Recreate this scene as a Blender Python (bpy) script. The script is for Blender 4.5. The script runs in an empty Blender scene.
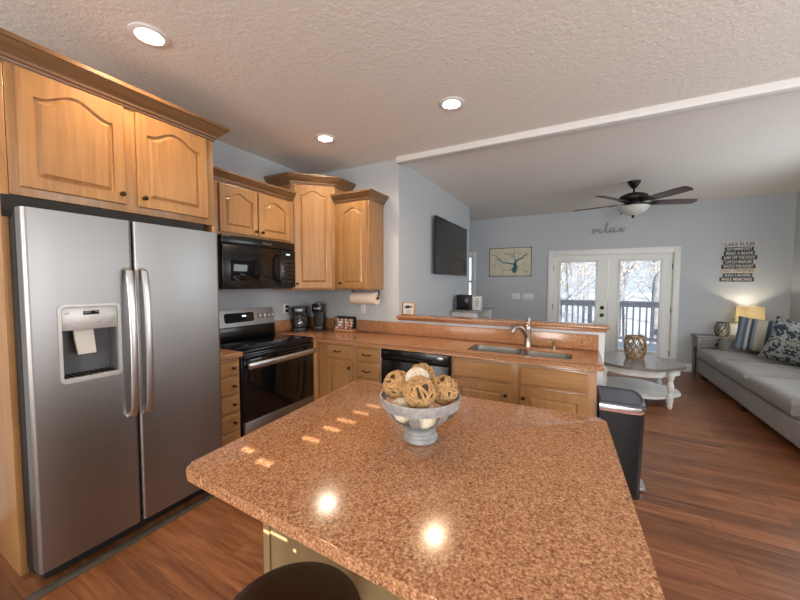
import bpy, bmesh, math, random
from math import pi, sin, cos, radians
from mathutils import Vector, Matrix
random.seed(7)
SC = bpy.context.scene
COL = SC.collection

# ---------------------------------------------------------------- camera
cam = bpy.data.objects.new('camera', bpy.data.cameras.new('camera'))
COL.objects.link(cam)
cam.data.sensor_width = 36.0
cam.data.sensor_fit = 'HORIZONTAL'
cam.data.lens = 337.2 / 800 * 36
cam.data.clip_start = 0.02
cam.data.clip_end = 300
_y, _p, _r = radians(28.098), radians(2.883), radians(0.131)
cam.matrix_world = (Matrix.Translation((0, 0, 1.484)) @ Matrix.Rotation(_y, 4, 'Z')
                    @ Matrix.Rotation(pi / 2 - _p, 4, 'X') @ Matrix.Rotation(_r, 4, 'Z'))
SC.camera = cam

# ---------------------------------------------------------------- world, sun, exposure
world = bpy.data.worlds.new('world')
SC.world = world
world.use_nodes = True
wn = world.node_tree.nodes
bg = wn['Background']
bg.inputs[0].default_value = (0.72, 0.86, 1.0, 1)
bg.inputs[1].default_value = 1.0

SC.view_settings.view_transform = 'Standard'
SC.view_settings.look = 'None'
SC.view_settings.gamma = 1
SC.view_settings.use_curve_mapping = False
SC.view_settings.exposure = 0.36
SC.cycles.max_bounces = 8
SC.cycles.diffuse_bounces = 5
SC.cycles.glossy_bounces = 4
SC.cycles.transparent_max_bounces = 12
SC.cycles.use_denoising = True
SC.cycles.sample_clamp_indirect = 4.0
SC.cycles.caustics_reflective = False
SC.cycles.caustics_refractive = False


def lamp(name, kind, loc, energy, color, direction=(0, 0, -1), size=None, size_y=None, shape=None, spot=None, blend=.6):
    d = bpy.data.lights.new(name, kind)
    d.energy = energy
    d.color = color
    if kind == 'AREA':
        d.shape = shape or 'RECTANGLE'
        d.size = size
        if size_y: d.size_y = size_y
    if kind == 'SUN':
        d.angle = size or radians(.5)
    if kind == 'SPOT':
        d.spot_size = spot
        d.spot_blend = blend
        d.shadow_soft_size = size or .05
    if kind == 'POINT':
        d.shadow_soft_size = size or .05
    o = bpy.data.objects.new(name, d)
    o.location = loc
    o.rotation_euler = Vector(direction).to_track_quat('-Z', 'Y').to_euler()
    COL.objects.link(o)
    return o


SUN_D = Vector((-.29, 1.0, -.36))
lamp('sun', 'SUN', (2, -6, 6), 20.0, (1, .9, .76), SUN_D, radians(.12))
# unseen area lamps added as fill before the solid rear and right walls
lamp('rear_fill_lamp', 'AREA', (-1.9, -2.52, 1.45), 52, (1, .97, .93), (0, 1, 0), 1.8, 1.9)
lamp('rear_fill_lamp', 'AREA', (1.03, -2.52, 1.45), 95, (1, .99, .97), (0, 1, 0), .8, 2.0)
lamp('right_fill_lamp', 'AREA', (2.72, 4.6, 1.55), 36, (.88, .95, 1), (-1, 0, -.2), 1.9, 1.3)
lamp('right_fill_lamp', 'AREA', (2.72, 1.4, 1.55), 38, (.95, .97, 1), (-1, 0, 0), 2.0, 1.5)

# ---------------------------------------------------------------- materials
def srgb(r, g, b):
    f = lambda c: (c / 255 / 12.92) if c <= 10 else ((c / 255 + .055) / 1.055) ** 2.4
    return (f(r), f(g), f(b), 1)


class NT:
    def __init__(s, name):
        s.m = bpy.data.materials.new(name)
        s.m.use_nodes = True
        s.n = s.m.node_tree.nodes
        s.l = s.m.node_tree.links
        s.b = s.n['Principled BSDF']
        s.out = s.n['Material Output']

    def node(s, t, **kw):
        q = s.n.new(t)
        for k, v in kw.items(): setattr(q, k, v)
        return q

    def link(s, a, b): s.l.new(a, b)

    def coord(s, scale=(1, 1, 1), world=False, rot=(0, 0, 0)):
        mp = s.node('ShaderNodeMapping')
        mp.inputs['Scale'].default_value = scale
        mp.inputs['Rotation'].default_value = rot
        if world:
            g = s.node('ShaderNodeNewGeometry'); s.link(g.outputs['Position'], mp.inputs[0])
        else:
            g = s.node('ShaderNodeTexCoord'); s.link(g.outputs['Object'], mp.inputs[0])
        return mp.outputs[0]

    def noise(s, vec, scale, detail=3, rough=.5, dist=0):
        q = s.node('ShaderNodeTexNoise')
        q.inputs['Scale'].default_value = scale
        q.inputs['Detail'].default_value = detail
        q.inputs['Roughness'].default_value = rough
        q.inputs['Distortion'].default_value = dist
        s.link(vec, q.inputs['Vector'])
        return q.outputs[0]

    def ramp(s, fac, stops, interp='LINEAR'):
        q = s.node('ShaderNodeValToRGB')
        q.color_ramp.interpolation = interp
        e = q.color_ramp.elements
        while len(e) < len(stops): e.new(.5)
        for i, (p, c) in enumerate(stops):
            e[i].position = p; e[i].color = c
        s.link(fac, q.inputs[0])
        return q.outputs[0]

    def mix(s, fac, a, b, mode='MIX'):
        q = s.node('ShaderNodeMix', data_type='RGBA', blend_type=mode)
        for sock, v in ((q.inputs[0], fac), (q.inputs[6], a), (q.inputs[7], b)):
            if hasattr(v, 'links') or hasattr(v, 'is_linked'): s.link(v, sock)
            else: sock.default_value = v
        return q.outputs[2]

    def bump(s, h, strength, dist=.01):
        q = s.node('ShaderNodeBump')
        q.inputs['Strength'].default_value = strength
        q.inputs['Distance'].default_value = dist
        s.link(h, q.inputs['Height'])
        s.link(q.outputs[0], s.b.inputs['Normal'])

    def set(s, **kw):
        names = dict(col='Base Color', rough='Roughness', metal='Metallic', coat='Coat Weight', spec='Specular IOR Level',
                     ecol='Emission Color', estr='Emission Strength', trans='Transmission Weight', crough='Coat Roughness',
                     sheen='Sheen Weight', alpha='Alpha', aniso='Anisotropic')
        for k, v in kw.items():
            sock = s.b.inputs[names[k]]
            if hasattr(v, 'is_linked'): s.link(v, sock)
            else: sock.default_value = v
        return s


def plain(name, c, rough=.5, metal=0, var=.06, scale=12, **kw):
    t = NT(name)
    f = t.noise(t.coord(), scale, 3)
    a = tuple(max(0, x * (1 - var)) for x in c[:3]) + (1,)
    b = tuple(min(1, x * (1 + var)) for x in c[:3]) + (1,)
    t.set(col=t.ramp(f, [(.3, a), (.7, b)]), rough=rough, metal=metal, **kw)
    return t.m


def wood(name, c1, c2, grain_axis='z', rough=.32, coat=.25, dens=14):
    t = NT(name)
    sc = {'z': (dens, dens, 1.0), 'x': (1.0, dens, dens), 'y': (dens, 1, dens)}[grain_axis]
    v = t.coord(sc)
    f = t.noise(v, 2.2, 6, .62, .4)
    f2 = t.noise(t.coord((1.5, 1.5, 1.5)), 1.6, 2)
    c = t.ramp(f, [(.28, c2), (.62, c1)])
    c = t.mix(.35, c, t.ramp(f2, [(.3, c2), (.7, c1)]))
    t.set(col=c, rough=rough, coat=coat, crough=.15)
    t.bump(f, .05, .002)
    return t.m


M = {}
M['maple'] = wood('maple', srgb(178, 134, 86), srgb(142, 100, 60))
M['maple_x'] = wood('maple_across', srgb(178, 134, 86), srgb(142, 100, 60), 'x')
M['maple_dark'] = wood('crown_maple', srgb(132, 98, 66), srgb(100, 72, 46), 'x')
M['bartrim'] = wood('bar_trim_wood', srgb(176, 122, 80), srgb(146, 96, 58), 'x')
M['stoolwood'] = wood('stool_wood', srgb(62, 38, 22), srgb(38, 22, 12), 'x', .35)
M['tabletop'] = wood('weathered_top', srgb(122, 116, 112), srgb(90, 84, 80), 'x', .28, .3)
M['blade'] = wood('fan_blade_wood', srgb(74, 44, 38), srgb(48, 28, 24), 'x', .4)
M['sofaleg'] = wood('sofa_leg_wood', srgb(50, 34, 26), srgb(30, 20, 15))
M['endtable'] = wood('end_table_wood', srgb(132, 132, 130), srgb(100, 100, 98), 'x', .4)
M['lightwood'] = wood('light_wood', srgb(206, 160, 112), srgb(180, 130, 84), 'x', .5, 0)
M['deckwood'] = None

# speckled countertop
t = NT('speckled_countertop')
v = t.coord()
n1 = t.noise(v, 170, 2, .6)
n2 = t.noise(v, 90, 2, .5)
base = t.ramp(n1, [(.35, srgb(76, 48, 34)), (.45, srgb(148, 102, 70)), (.55, srgb(174, 126, 90)), (.66, srgb(214, 174, 138))])
sp = t.ramp(n2, [(.34, srgb(110, 72, 50)), (.46, srgb(168, 118, 82)), (.7, srgb(184, 136, 98))])
t.set(col=t.mix(.4, base, sp), rough=.15, spec=.36)
M['counter'] = t.m

# wood floor, planks along x
t = NT('plank_floor')
v = t.coord((1, 1, 1), True)
br = t.node('ShaderNodeTexBrick')
br.offset = .37; br.offset_frequency = 3; br.squash = 1
for k, val in (('Scale', 1.0), ('Mortar Size', .0012), ('Mortar Smooth', .3), ('Bias', 0), ('Brick Width', 1.2), ('Row Height', .125)):
    br.inputs[k].default_value = val
br.inputs['Color1'].default_value = (0, 0, 0, 1)
br.inputs['Color2'].default_value = (1, 1, 1, 1)
br.inputs['Mortar'].default_value = (.5, .5, .5, 1)
t.link(v, br.inputs['Vector'])
gv = t.node('ShaderNodeMapping'); gv.inputs['Scale'].default_value = (1.0, 11, 1)
g = t.node('ShaderNodeNewGeometry'); t.link(g.outputs['Position'], gv.inputs[0])
off = t.node('ShaderNodeVectorMath', operation='MULTIPLY_ADD')
off.inputs[1].default_value = (9, 23, 5)
t.link(br.outputs['Color'], off.inputs[0]); t.link(gv.outputs[0], off.inputs[2])
gr = t.noise(off.outputs[0], 1.7, 6, .62, 1.2)
c = t.ramp(gr, [(.22, srgb(86, 50, 32)), (.42, srgb(122, 76, 48)), (.6, srgb(146, 96, 62)), (.8, srgb(176, 124, 84))])
tone = t.ramp(br.outputs['Color'], [(0, (.66, .64, .64, 1)), (1, (1.14, 1.12, 1.1, 1))])
c = t.mix(1.0, c, tone, 'MULTIPLY')
c = t.mix(br.outputs['Fac'], c, srgb(70, 38, 24))
t.set(col=c, rough=t.ramp(gr, [(.2, (.3, .3, .3, 1)), (.8, (.42, .42, .42, 1))]), spec=.45)
t.bump(gr, .06, .002)
M['floor'] = t.m

t = NT('textured_ceiling')
f = t.noise(t.coord((1, 1, 1), True), 42, 4, .6)
t.set(col=srgb(232, 227, 220), rough=.9)
t.bump(f, .55, .012)
M['ceiling'] = t.m

t = NT('blue_grey_wall')
f = t.noise(t.coord((1, 1, 1), True), 120, 3)
t.set(col=t.ramp(f, [(.3, srgb(182, 187, 191)), (.7, srgb(186, 191, 195))]), rough=.75)
t.bump(f, .08, .002)
M['wall'] = t.m
M['trim'] = plain('white_trim', srgb(228, 228, 226), .38, var=.02)
M['doorwhite'] = plain('door_white', srgb(222, 222, 218), .35, var=.02)
M['ponywall'] = plain('pony_wall_paint', srgb(206, 210, 212), .6, var=.02)
M['panel'] = plain('island_panel_paint', srgb(142, 120, 86), .3, var=.05)

t = NT('brushed_steel')
f = t.noise(t.coord((1, 1, 260)), 1.0, 2)
t.set(col=t.ramp(f, [(.3, srgb(154, 152, 150)), (.7, srgb(159, 157, 155))]), metal=1, rough=.37)
M['steel'] = t.m
t = NT('brushed_steel_handle')
f = t.noise(t.coord((60, 60, 2)), 2.0, 3)
t.set(col=t.ramp(f, [(.3, srgb(205, 205, 206)), (.7, srgb(222, 222, 222))]), metal=1, rough=.3)
M['steelh'] = t.m
M['nickel'] = plain('brushed_nickel', srgb(176, 168, 156), .28, 1, .04)
M['sinksteel'] = plain('sink_steel', srgb(178, 176, 170), .32, 1, .06)
M['galv'] = plain('galvanised_metal', srgb(176, 179, 180), .45, .6, .2, 40)
M['black'] = plain('black_enamel', srgb(14, 14, 16), .22, var=.1)
M['blackglass'] = plain('black_glass', srgb(8, 8, 9), .06, var=.05)
M['blackmatte'] = plain('black_plastic', srgb(22, 22, 24), .45, var=.1)
M['blackbin'] = plain('bin_black_metal', srgb(36, 36, 38), .38, .3, .1)
M['binlid'] = plain('bin_lid_plastic', srgb(66, 74, 84), .35, var=.06)
M['bronze'] = plain('dark_bronze', srgb(58, 42, 34), .35, .8, .1)
M['fanbronze'] = plain('fan_bronze', srgb(34, 28, 28), .4, .6, .1)
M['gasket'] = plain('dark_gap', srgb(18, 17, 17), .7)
M['plate'] = plain('white_plastic', srgb(225, 225, 222), .4, var=.02)
M['dispenser'] = plain('dispenser_silver', srgb(190, 188, 184), .35, .4, .04)
M['paddle'] = plain('dispenser_paddle', srgb(205, 198, 186), .4, .1, .03)
M['cavity'] = plain('dispenser_cavity', srgb(96, 96, 98), .4, .0, .05)
M['paper'] = plain('paper_towel', srgb(224, 208, 190), .9, var=.02)
M['canwhite'] = plain('can_reflector', srgb(235, 230, 220), .4, var=.01)
M['frost'] = plain('frosted_bowl', srgb(196, 196, 190), .35, var=.04)
M['whitewash'] = plain('white_distressed_paint', srgb(212, 212, 208), .45, var=.1, scale=9)
M['greywash'] = plain('grey_distressed_paint', srgb(150, 146, 138), .5, var=.15, scale=14)
M['yarn'] = plain('cream_yarn', srgb(216, 204, 184), .9, var=.08, scale=60)
M['vine'] = plain('tan_rope', srgb(172, 134, 88), .85, var=.25, scale=60)
M['vinecore'] = plain('rope_core', srgb(72, 50, 30), .9, var=.2, scale=60)
M['wicker'] = plain('gold_wicker', srgb(150, 116, 74), .6, var=.2, scale=60)
M['wirebrown'] = plain('brown_wire', srgb(96, 76, 58), .5, .3, .2, 60)
M['candle'] = plain('candle_wax', srgb(225, 216, 200), .5, var=.03)
M['wirewhite'] = plain('wire_metal', srgb(150, 154, 160), .4, .2, .15, 60)
M['printdark'] = plain('sign_dark', srgb(58, 60, 62), .7, var=.2, scale=40)
M['printwhite'] = plain('sign_white', srgb(206, 204, 198), .7, var=.1, scale=40)
M['printcream'] = plain('sign_cream', srgb(214, 196, 170), .7, var=.1, scale=40)
M['river'] = plain('river_teal', srgb(52, 108, 118), .6, var=.15, scale=20)
M['riverdark'] = plain('river_outline', srgb(66, 84, 88), .6, var=.15, scale=20)
M['mapedge'] = plain('map_edge', srgb(52, 48, 42), .6)
M['ink'] = plain('ink_navy', srgb(34, 48, 70), .6)
M['tvscreen'] = plain('tv_screen', srgb(20, 21, 24), .12, var=.02)
M['rubber'] = plain('rubber', srgb(20, 20, 20), .7)
M['railwood'] = plain('rail_wood', srgb(150, 152, 158), .7, var=.12)
M['bark'] = plain('bark', srgb(104, 108, 116), .9, var=.3, scale=5)
M['tanleaf'] = plain('tan_leaves', srgb(212, 176, 134), .8, var=.2)
M['patch'] = plain('pod_mix', srgb(190, 190, 180), .5)
M['pink'] = plain('liner_pink', srgb(196, 140, 134), .5, var=.05)

t = NT('map_canvas')
f = t.noise(t.coord(), 8, 4)
t.set(col=t.ramp(f, [(.3, srgb(196, 188, 164)), (.7, srgb(216, 208, 184))]), rough=.8)
M['mapcanvas'] = t.m


def fabric(name, c1, c2, scale=220):
    t = NT(name)
    f = t.noise(t.coord(), scale, 2)
    g = t.noise(t.coord(), 6, 3)
    c = t.mix(.4, t.ramp(f, [(.35, c1), (.65, c2)]), t.ramp(g, [(.3, c1), (.7, c2)]))
    t.set(col=c, rough=.95, sheen=.2)
    t.bump(f, .25, .003)
    return t.m


M['sofa'] = fabric('sofa_fabric', srgb(114, 111, 107), srgb(142, 138, 133))
M['sofaback'] = fabric('sofa_back_fabric', srgb(132, 126, 120), srgb(158, 150, 142))

t = NT('striped_fabric')
sx = t.node('ShaderNodeSeparateXYZ')
t.link(t.coord(), sx.inputs[0])
mp = t.node('ShaderNodeMapRange'); mp.inputs[1].default_value = -.25; mp.inputs[2].default_value = .25
t.link(sx.outputs[0], mp.inputs[0])
B, Cc, G, D = srgb(78, 98, 118), srgb(178, 170, 154), srgb(126, 132, 138), srgb(58, 70, 86)
c = t.ramp(mp.outputs[0], [(0, B), (.1, G), (.17, B), (.24, Cc), (.3, D), (.36, G), (.42, Cc), (.58, Cc), (.62, D), (.7, G), (.76, B), (.84, Cc), (.9, B)], 'CONSTANT')
t.set(col=c, rough=.95)
t.bump(t.noise(t.coord(), 200, 2), .25, .003)
M['stripe'] = t.m

t = NT('damask_fabric')
v = t.coord()
# mirrored ornament: fold x so the pattern is symmetric about the middle
s = t.node('ShaderNodeSeparateXYZ'); t.link(v, s.inputs[0])
ab = t.node('ShaderNodeMath', operation='ABSOLUTE'); t.link(s.outputs[0], ab.inputs[0])
cb = t.node('ShaderNodeCombineXYZ'); t.link(ab.outputs[0], cb.inputs[0]); t.link(s.outputs[2], cb.inputs[2])
n = t.noise(cb.outputs[0], 15, 3, .5, 1.5)
w = t.node('ShaderNodeTexWave', wave_type='RINGS', rings_direction='SPHERICAL')
w.inputs['Scale'].default_value = 5; w.inputs['Distortion'].default_value = 5; w.inputs['Detail'].default_value = 2
t.link(cb.outputs[0], w.inputs['Vector'])
m1 = t.mix(.22, t.ramp(n, [(.44, (0, 0, 0, 1)), (.5, (1, 1, 1, 1))]), w.outputs[0])
c = t.ramp(m1, [(.30, srgb(44, 52, 62)), (.62, srgb(84, 92, 100)), (.80, srgb(140, 142, 136)), (.98, srgb(142, 142, 136))])
t.set(col=c, rough=.95)
M['damask'] = t.m

t = NT('lamp_shade_linen')
f = t.noise(t.coord(), 150, 2)
t.b.inputs['Base Color'].default_value = srgb(235, 214, 170)
t.set(rough=.9, col=t.ramp(f, [(.3, srgb(236, 224, 196)), (.7, srgb(246, 236, 212))]))
tr = t.node('ShaderNodeBsdfTranslucent'); tr.inputs[0].default_value = srgb(255, 244, 214)
mx = t.node('ShaderNodeMixShader'); mx.inputs[0].default_value = .78
t.link(t.b.outputs[0], mx.inputs[1]); t.link(tr.outputs[0], mx.inputs[2]); t.link(mx.outputs[0], t.out.inputs[0])
M['shade'] = t.m


def thin_glass(name, refl=.08, tint=(1, 1, 1, 1)):
    t = NT(name)
    a = t.node('ShaderNodeBsdfTransparent'); a.inputs[0].default_value = tint
    b = t.node('ShaderNodeBsdfGlossy'); b.inputs['Roughness'].default_value = .02
    m = t.node('ShaderNodeMixShader'); m.inputs[0].default_value = refl
    t.link(a.outputs[0], m.inputs[1]); t.link(b.outputs[0], m.inputs[2]); t.link(m.outputs[0], t.out.inputs[0])
    return t.m


M['glass'] = thin_glass('door_glass', .035)
M['jarglass'] = thin_glass('jar_glass', .14, (.92, .94, .93, 1))


def emit(name, c, s):
    t = NT(name)
    t.set(col=(0, 0, 0, 1), ecol=c, estr=s)
    return t.m


M['can_warm'] = emit('recessed_bulb_warm', (1, .86, .62, 1), 14)
M['can_cool'] = emit('recessed_bulb_neutral', (1, .95, .85, 1), 14)
M['clock'] = emit('clock_digits', (.7, .9, 1, 1), 1.2)
M['bulb'] = emit('lamp_bulb', (1, .86, .62, 1), 7)

t = NT('deck_boards')
v = t.coord((1, 1, 1), True)
w = t.node('ShaderNodeTexWave', wave_type='BANDS', bands_direction='Y', wave_profile='SAW')
w.inputs['Scale'].default_value = 1.05
t.link(v, w.inputs['Vector'])
c = t.ramp(w.outputs[0], [(0, srgb(60, 66, 76)), (.08, srgb(140, 150, 164)), (1, srgb(158, 166, 178))])
t.set(col=c, rough=.6)
M['deckwood'] = t.m
M['ground'] = plain('winter_ground', srgb(156, 164, 176), .9, var=.25, scale=.6)

# ---------------------------------------------------------------- mesh helpers
class MB:
    def __init__(s): s.bm = bmesh.new()

    def box(s, x0, x1, y0, y1, z0, z1, bev=0, seg=2):
        vs = [s.bm.verts.new(p) for p in ((x0, y0, z0), (x1, y0, z0), (x1, y1, z0), (x0, y1, z0), (x0, y0, z1), (x1, y0, z1), (x1, y1, z1), (x0, y1, z1))]
        fs = [s.bm.faces.new([vs[i] for i in q]) for q in ((3, 2, 1, 0), (4, 5, 6, 7), (0, 1, 5, 4), (1, 2, 6, 5), (2, 3, 7, 6), (3, 0, 4, 7))]
        if bev:
            es = {e for f in fs for e in f.edges}
            bmesh.ops.bevel(s.bm, geom=list(es), offset=bev, segments=seg, affect='EDGES', profile=.5)
        return s

    def prism(s, pts, z0, z1, bev=0, seg=2, top_only=False):
        n = len(pts)
        a = [s.bm.verts.new((p[0], p[1], z0)) for p in pts]
        b = [s.bm.verts.new((p[0], p[1], z1)) for p in pts]
        fb = s.bm.faces.new(a[::-1]); ft = s.bm.faces.new(b)
        for i in range(n): s.bm.faces.new((a[i], a[(i + 1) % n], b[(i + 1) % n], b[i]))
        if bev:
            es = list(ft.edges) + ([] if top_only else list(fb.edges))
            bmesh.ops.bevel(s.bm, geom=es, offset=bev, segments=seg, affect='EDGES', profile=.5)
        return s

    def prism_y(s, pts, y0, y1):   # pts in (x, z)
        n = len(pts)
        a = [s.bm.verts.new((p[0], y0, p[1])) for p in pts]
        b = [s.bm.verts.new((p[0], y1, p[1])) for p in pts]
        s.bm.faces.new(a); s.bm.faces.new(b[::-1])
        for i in range(n): s.bm.faces.new((a[(i + 1) % n], a[i], b[i], b[(i + 1) % n]))
        return s

    def tube(s, pts, r, seg=8, closed=False, cap=True, flat=None):
        pts = [Vector(p) for p in pts]
        n = len(pts)
        rs = r if isinstance(r, (list, tuple)) else [r] * n
        rings = []
        prev = None
        for i, p in enumerate(pts):
            if closed: d = pts[(i + 1) % n] - pts[i - 1]
            else: d = pts[min(i + 1, n - 1)] - pts[max(i - 1, 0)]
            d = d.normalized() if d.length > 1e-9 else Vector((0, 0, 1))
            if prev is None:
                u = d.orthogonal().normalized()
                if flat is not None:
                    u = (Vector(flat) - Vector(flat).dot(d) * d).normalized()
            else:
                u = prev - prev.dot(d) * d
                u = u.normalized() if u.length > 1e-6 else d.orthogonal().normalized()
            prev = u
            w = d.cross(u)
            ring = []
            for k in range(seg):
                a = 2 * pi * k / seg
                ra, rb = (rs[i] if isinstance(rs[i], tuple) else (rs[i], rs[i]))
                ring.append(s.bm.verts.new(p + u * cos(a) * ra + w * sin(a) * rb))
            rings.append(ring)
        m = n if closed else n - 1
        for i in range(m):
            A, B2 = rings[i], rings[(i + 1) % n]
            for k in range(seg):
                s.bm.faces.new((A[k], A[(k + 1) % seg], B2[(k + 1) % seg], B2[k]))
        if cap and not closed:
            s.bm.faces.new(rings[0][::-1]); s.bm.faces.new(rings[-1])
        return s

    def cyl(s, p0, p1, r0, r1=None, seg=20):
        return s.tube([p0, p1], [r0, r0 if r1 is None else r1], seg)

    def lathe(s, prof, c=(0, 0, 0), seg=28, axis='z', close=False, rx=1, ry=1):
        rings = []
        for r, z in prof:
            ring = []
            for k in range(seg):
                a = 2 * pi * k / seg
                x, y = r * cos(a) * rx, r * sin(a) * ry
                if axis == 'z': q = (c[0] + x, c[1] + y, c[2] + z)
                elif axis == 'y': q = (c[0] + x, c[1] - z, c[2] + y)
                else: q = (c[0] + z, c[1] + x, c[2] + y)
                ring.append(s.bm.verts.new(q))
            rings.append(ring)
        m = len(rings) if close else len(rings) - 1
        for i in range(m):
            A, B2 = rings[i], rings[(i + 1) % len(rings)]
            for k in range(seg):
                s.bm.faces.new((A[k], A[(k + 1) % seg], B2[(k + 1) % seg], B2[k]))
        if not close:
            if prof[0][0] > 1e-5: s.bm.faces.new(rings[0][::-1])
            if prof[-1][0] > 1e-5: s.bm.faces.new(rings[-1])
        return s

    def sphere(s, c, r, u=20, v=12, sc=(1, 1, 1)):
        m = Matrix.Translation(c) @ Matrix.Diagonal((r * sc[0], r * sc[1], r * sc[2], 1))
        bmesh.ops.create_uvsphere(s.bm, u_segments=u, v_segments=v, radius=1, matrix=m)
        return s

    def loops(s, loops, cap_last=True, cap_first=False):
        rings = [[s.bm.verts.new(p) for p in L] for L in loops]
        n = len(rings[0])
        for i in range(len(rings) - 1):
            for k in range(n):
                s.bm.faces.new((rings[i][k], rings[i][(k + 1) % n], rings[i + 1][(k + 1) % n], rings[i + 1][k]))
        if cap_last: s.bm.faces.new(rings[-1])
        if cap_first: s.bm.faces.new(rings[0][::-1])
        return s

    def sweep(s, prof, path):
        """profile (out, up) swept along a 2D path (x, y, z); out is to the right of travel"""
        n = len(path)
        rings = []
        for i in range(n):
            p = Vector(path[i][:2])
            dirs = []
            if i > 0: dirs.append((p - Vector(path[i - 1][:2])).normalized())
            if i < n - 1: dirs.append((Vector(path[i + 1][:2]) - p).normalized())
            nr = [Vector((d.y, -d.x)) for d in dirs]
            if len(nr) == 2:
                m = (nr[0] + nr[1]).normalized(); m = m / max(.2, m.dot(nr[0]))
            else: m = nr[0]
            rings.append([s.bm.verts.new((p.x + m.x * o, p.y + m.y * o, path[i][2] + u)) for o, u in prof])
        k = len(prof)
        for i in range(n - 1):
            for j in range(k):
                s.bm.faces.new((rings[i][j], rings[i][(j + 1) % k], rings[i + 1][(j + 1) % k], rings[i + 1][j]))
        s.bm.faces.new(rings[0][::-1]); s.bm.faces.new(rings[-1])
        return s

    def panel(s, x, z, w, h, y0=0, t=.02, st=.055, A=0.0, raise_w=.026):
        """raised-panel door; front faces -y, back at y0"""
        nb, ns, nt = 6, 6, 24

        def shape(d, y, outer=False):
            if outer:
                xl, xr, zb = x + d, x + w - d, z + d
                top = lambda u: z + h - d
            else:
                xl, xr, zb = x + st + d, x + w - st - d, z + st + d
                top = lambda u: z + h - st - d - A * (1 - (.5 + .5 * cos(pi * max(-1, min(1, u * 1.08)))))
            L = []
            for i in range(nb): L.append((xl + (xr - xl) * i / nb, y, zb))
            zt = top(1)
            for i in range(ns): L.append((xr, y, zb + (zt - zb) * i / ns))
            for i in range(nt):
                q = i / nt
                L.append((xr + (xl - xr) * q, y, top(1 - 2 * q)))
            zt = top(-1)
            for i in range(ns): L.append((xl, y, zt + (zb - zt) * i / ns))
            return L
        f = y0 - t
        s.loops([shape(0, y0, True), shape(0, f + .004, True), shape(.004, f, True), shape(0, f), shape(.002, f + .011),
                 shape(.010, f + .012), shape(.011 + raise_w * .55, f + .003), shape(.011 + raise_w * .62, f + .001)], True, True)
        return s

    def slab(s, x, z, w, h, y0=0, t=.02):
        f = y0 - t
        R = lambda d, y: [(x + d, y, z + d), (x + w - d, y, z + d), (x + w - d, y, z + h - d), (x + d, y, z + h - d)]
        s.loops([R(0, y0), R(0, f + .009), R(.004, f + .007), R(.012, f + .006), R(.016, f)], True, True)
        return s

    def build(s, name, mat, parent=None, smooth=True, loc=None, rot=None, angle=35):
        bmesh.ops.recalc_face_normals(s.bm, faces=s.bm.faces)
        me = bpy.data.meshes.new(name)
        s.bm.to_mesh(me); s.bm.free()
        me.materials.append(mat)
        if smooth:
            me.polygons.foreach_set('use_smooth', [True] * len(me.polygons))
            me.set_sharp_from_angle(angle=radians(angle))
        o = bpy.data.objects.new(name, me)
        COL.objects.link(o)
        if parent: o.parent = parent
        if loc: o.location = loc
        if rot: o.rotation_euler = rot
        return o


def thing(name, label, cat, loc=(0, 0, 0), rz=0, group=None):
    o = bpy.data.objects.new(name, None)
    o.empty_display_size = .1
    COL.objects.link(o)
    o.location = loc; o.rotation_euler = (0, 0, rz)
    return tag(o, label, cat, group)


def tag(o, label, cat, group=None):
    o['label'] = label; o['category'] = cat
    if group: o['group'] = group
    return o


def lab(o, label): o['label'] = label; return o


def struct(o): o['kind'] = 'structure'; return o


def copy_tree(o, parent=None):
    c = o.copy(); COL.objects.link(c); c.parent = parent
    for ch in list(o.children): copy_tree(ch, c)
    return c


def cut(o, cutter):
    m = o.modifiers.new('cut', 'BOOLEAN'); m.object = cutter; m.operation = 'DIFFERENCE'; m.solver = 'EXACT'
    bpy.context.view_layer.update()
    dg = bpy.context.evaluated_depsgraph_get()
    me = bpy.data.meshes.new_from_object(o.evaluated_get(dg))
    o.modifiers.clear()
    old = o.data; o.data = me
    me.name = old.name
    bpy.data.meshes.remove(old)
    cm = cutter.data
    bpy.data.objects.remove(cutter); bpy.data.meshes.remove(cm)
    return o


def text_mesh(name, body, size, mat, parent, loc, rot, align='CENTER', sx=1, ext=.0015, bold=0, cy='CENTER'):
    cu = bpy.data.curves.new(name, 'FONT')
    cu.body = body; cu.size = size; cu.align_x = align; cu.align_y = cy; cu.extrude = ext; cu.offset = bold
    tmp = bpy.data.objects.new(name, cu)
    COL.objects.link(tmp)
    bpy.context.view_layer.update()
    me = bpy.data.meshes.new_from_object(tmp.evaluated_get(bpy.context.evaluated_depsgraph_get()))
    bpy.data.objects.remove(tmp); bpy.data.curves.remove(cu)
    me.materials.clear(); me.materials.append(mat)
    for v in me.vertices: v.co.x *= sx
    o = bpy.data.objects.new(name, me)
    COL.objects.link(o); o.parent = parent; o.location = loc; o.rotation_euler = rot
    return o


def rrect(x0, x1, y0, y1, r, n=6):
    P = []
    for cx, cy, a0 in ((x1 - r, y0 + r, -90), (x1 - r, y1 - r, 0), (x0 + r, y1 - r, 90), (x0 + r, y0 + r, 180)):
        for i in range(n + 1):
            a = radians(a0 + 90 * i / n)
            P.append((cx + r * cos(a), cy + r * sin(a)))
    return P


def round_poly(pts, r, n=6):
    out = []
    N = len(pts)
    rr = r if isinstance(r, (list, tuple)) else [r] * N
    for i in range(N):
        p = Vector(pts[i]); a = Vector(pts[i - 1]); b = Vector(pts[(i + 1) % N])
        if rr[i] <= 0: out.append(tuple(p)); continue
        da, db = (a - p).normalized(), (b - p).normalized()
        ang = da.angle(db); d = rr[i] / math.tan(ang / 2)
        p0, p1 = p + da * d, p + db * d
        for k in range(n + 1):
            q = k / n
            out.append(tuple((1 - q) ** 2 * p0 + 2 * q * (1 - q) * p + q * q * p1))
    return out


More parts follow.
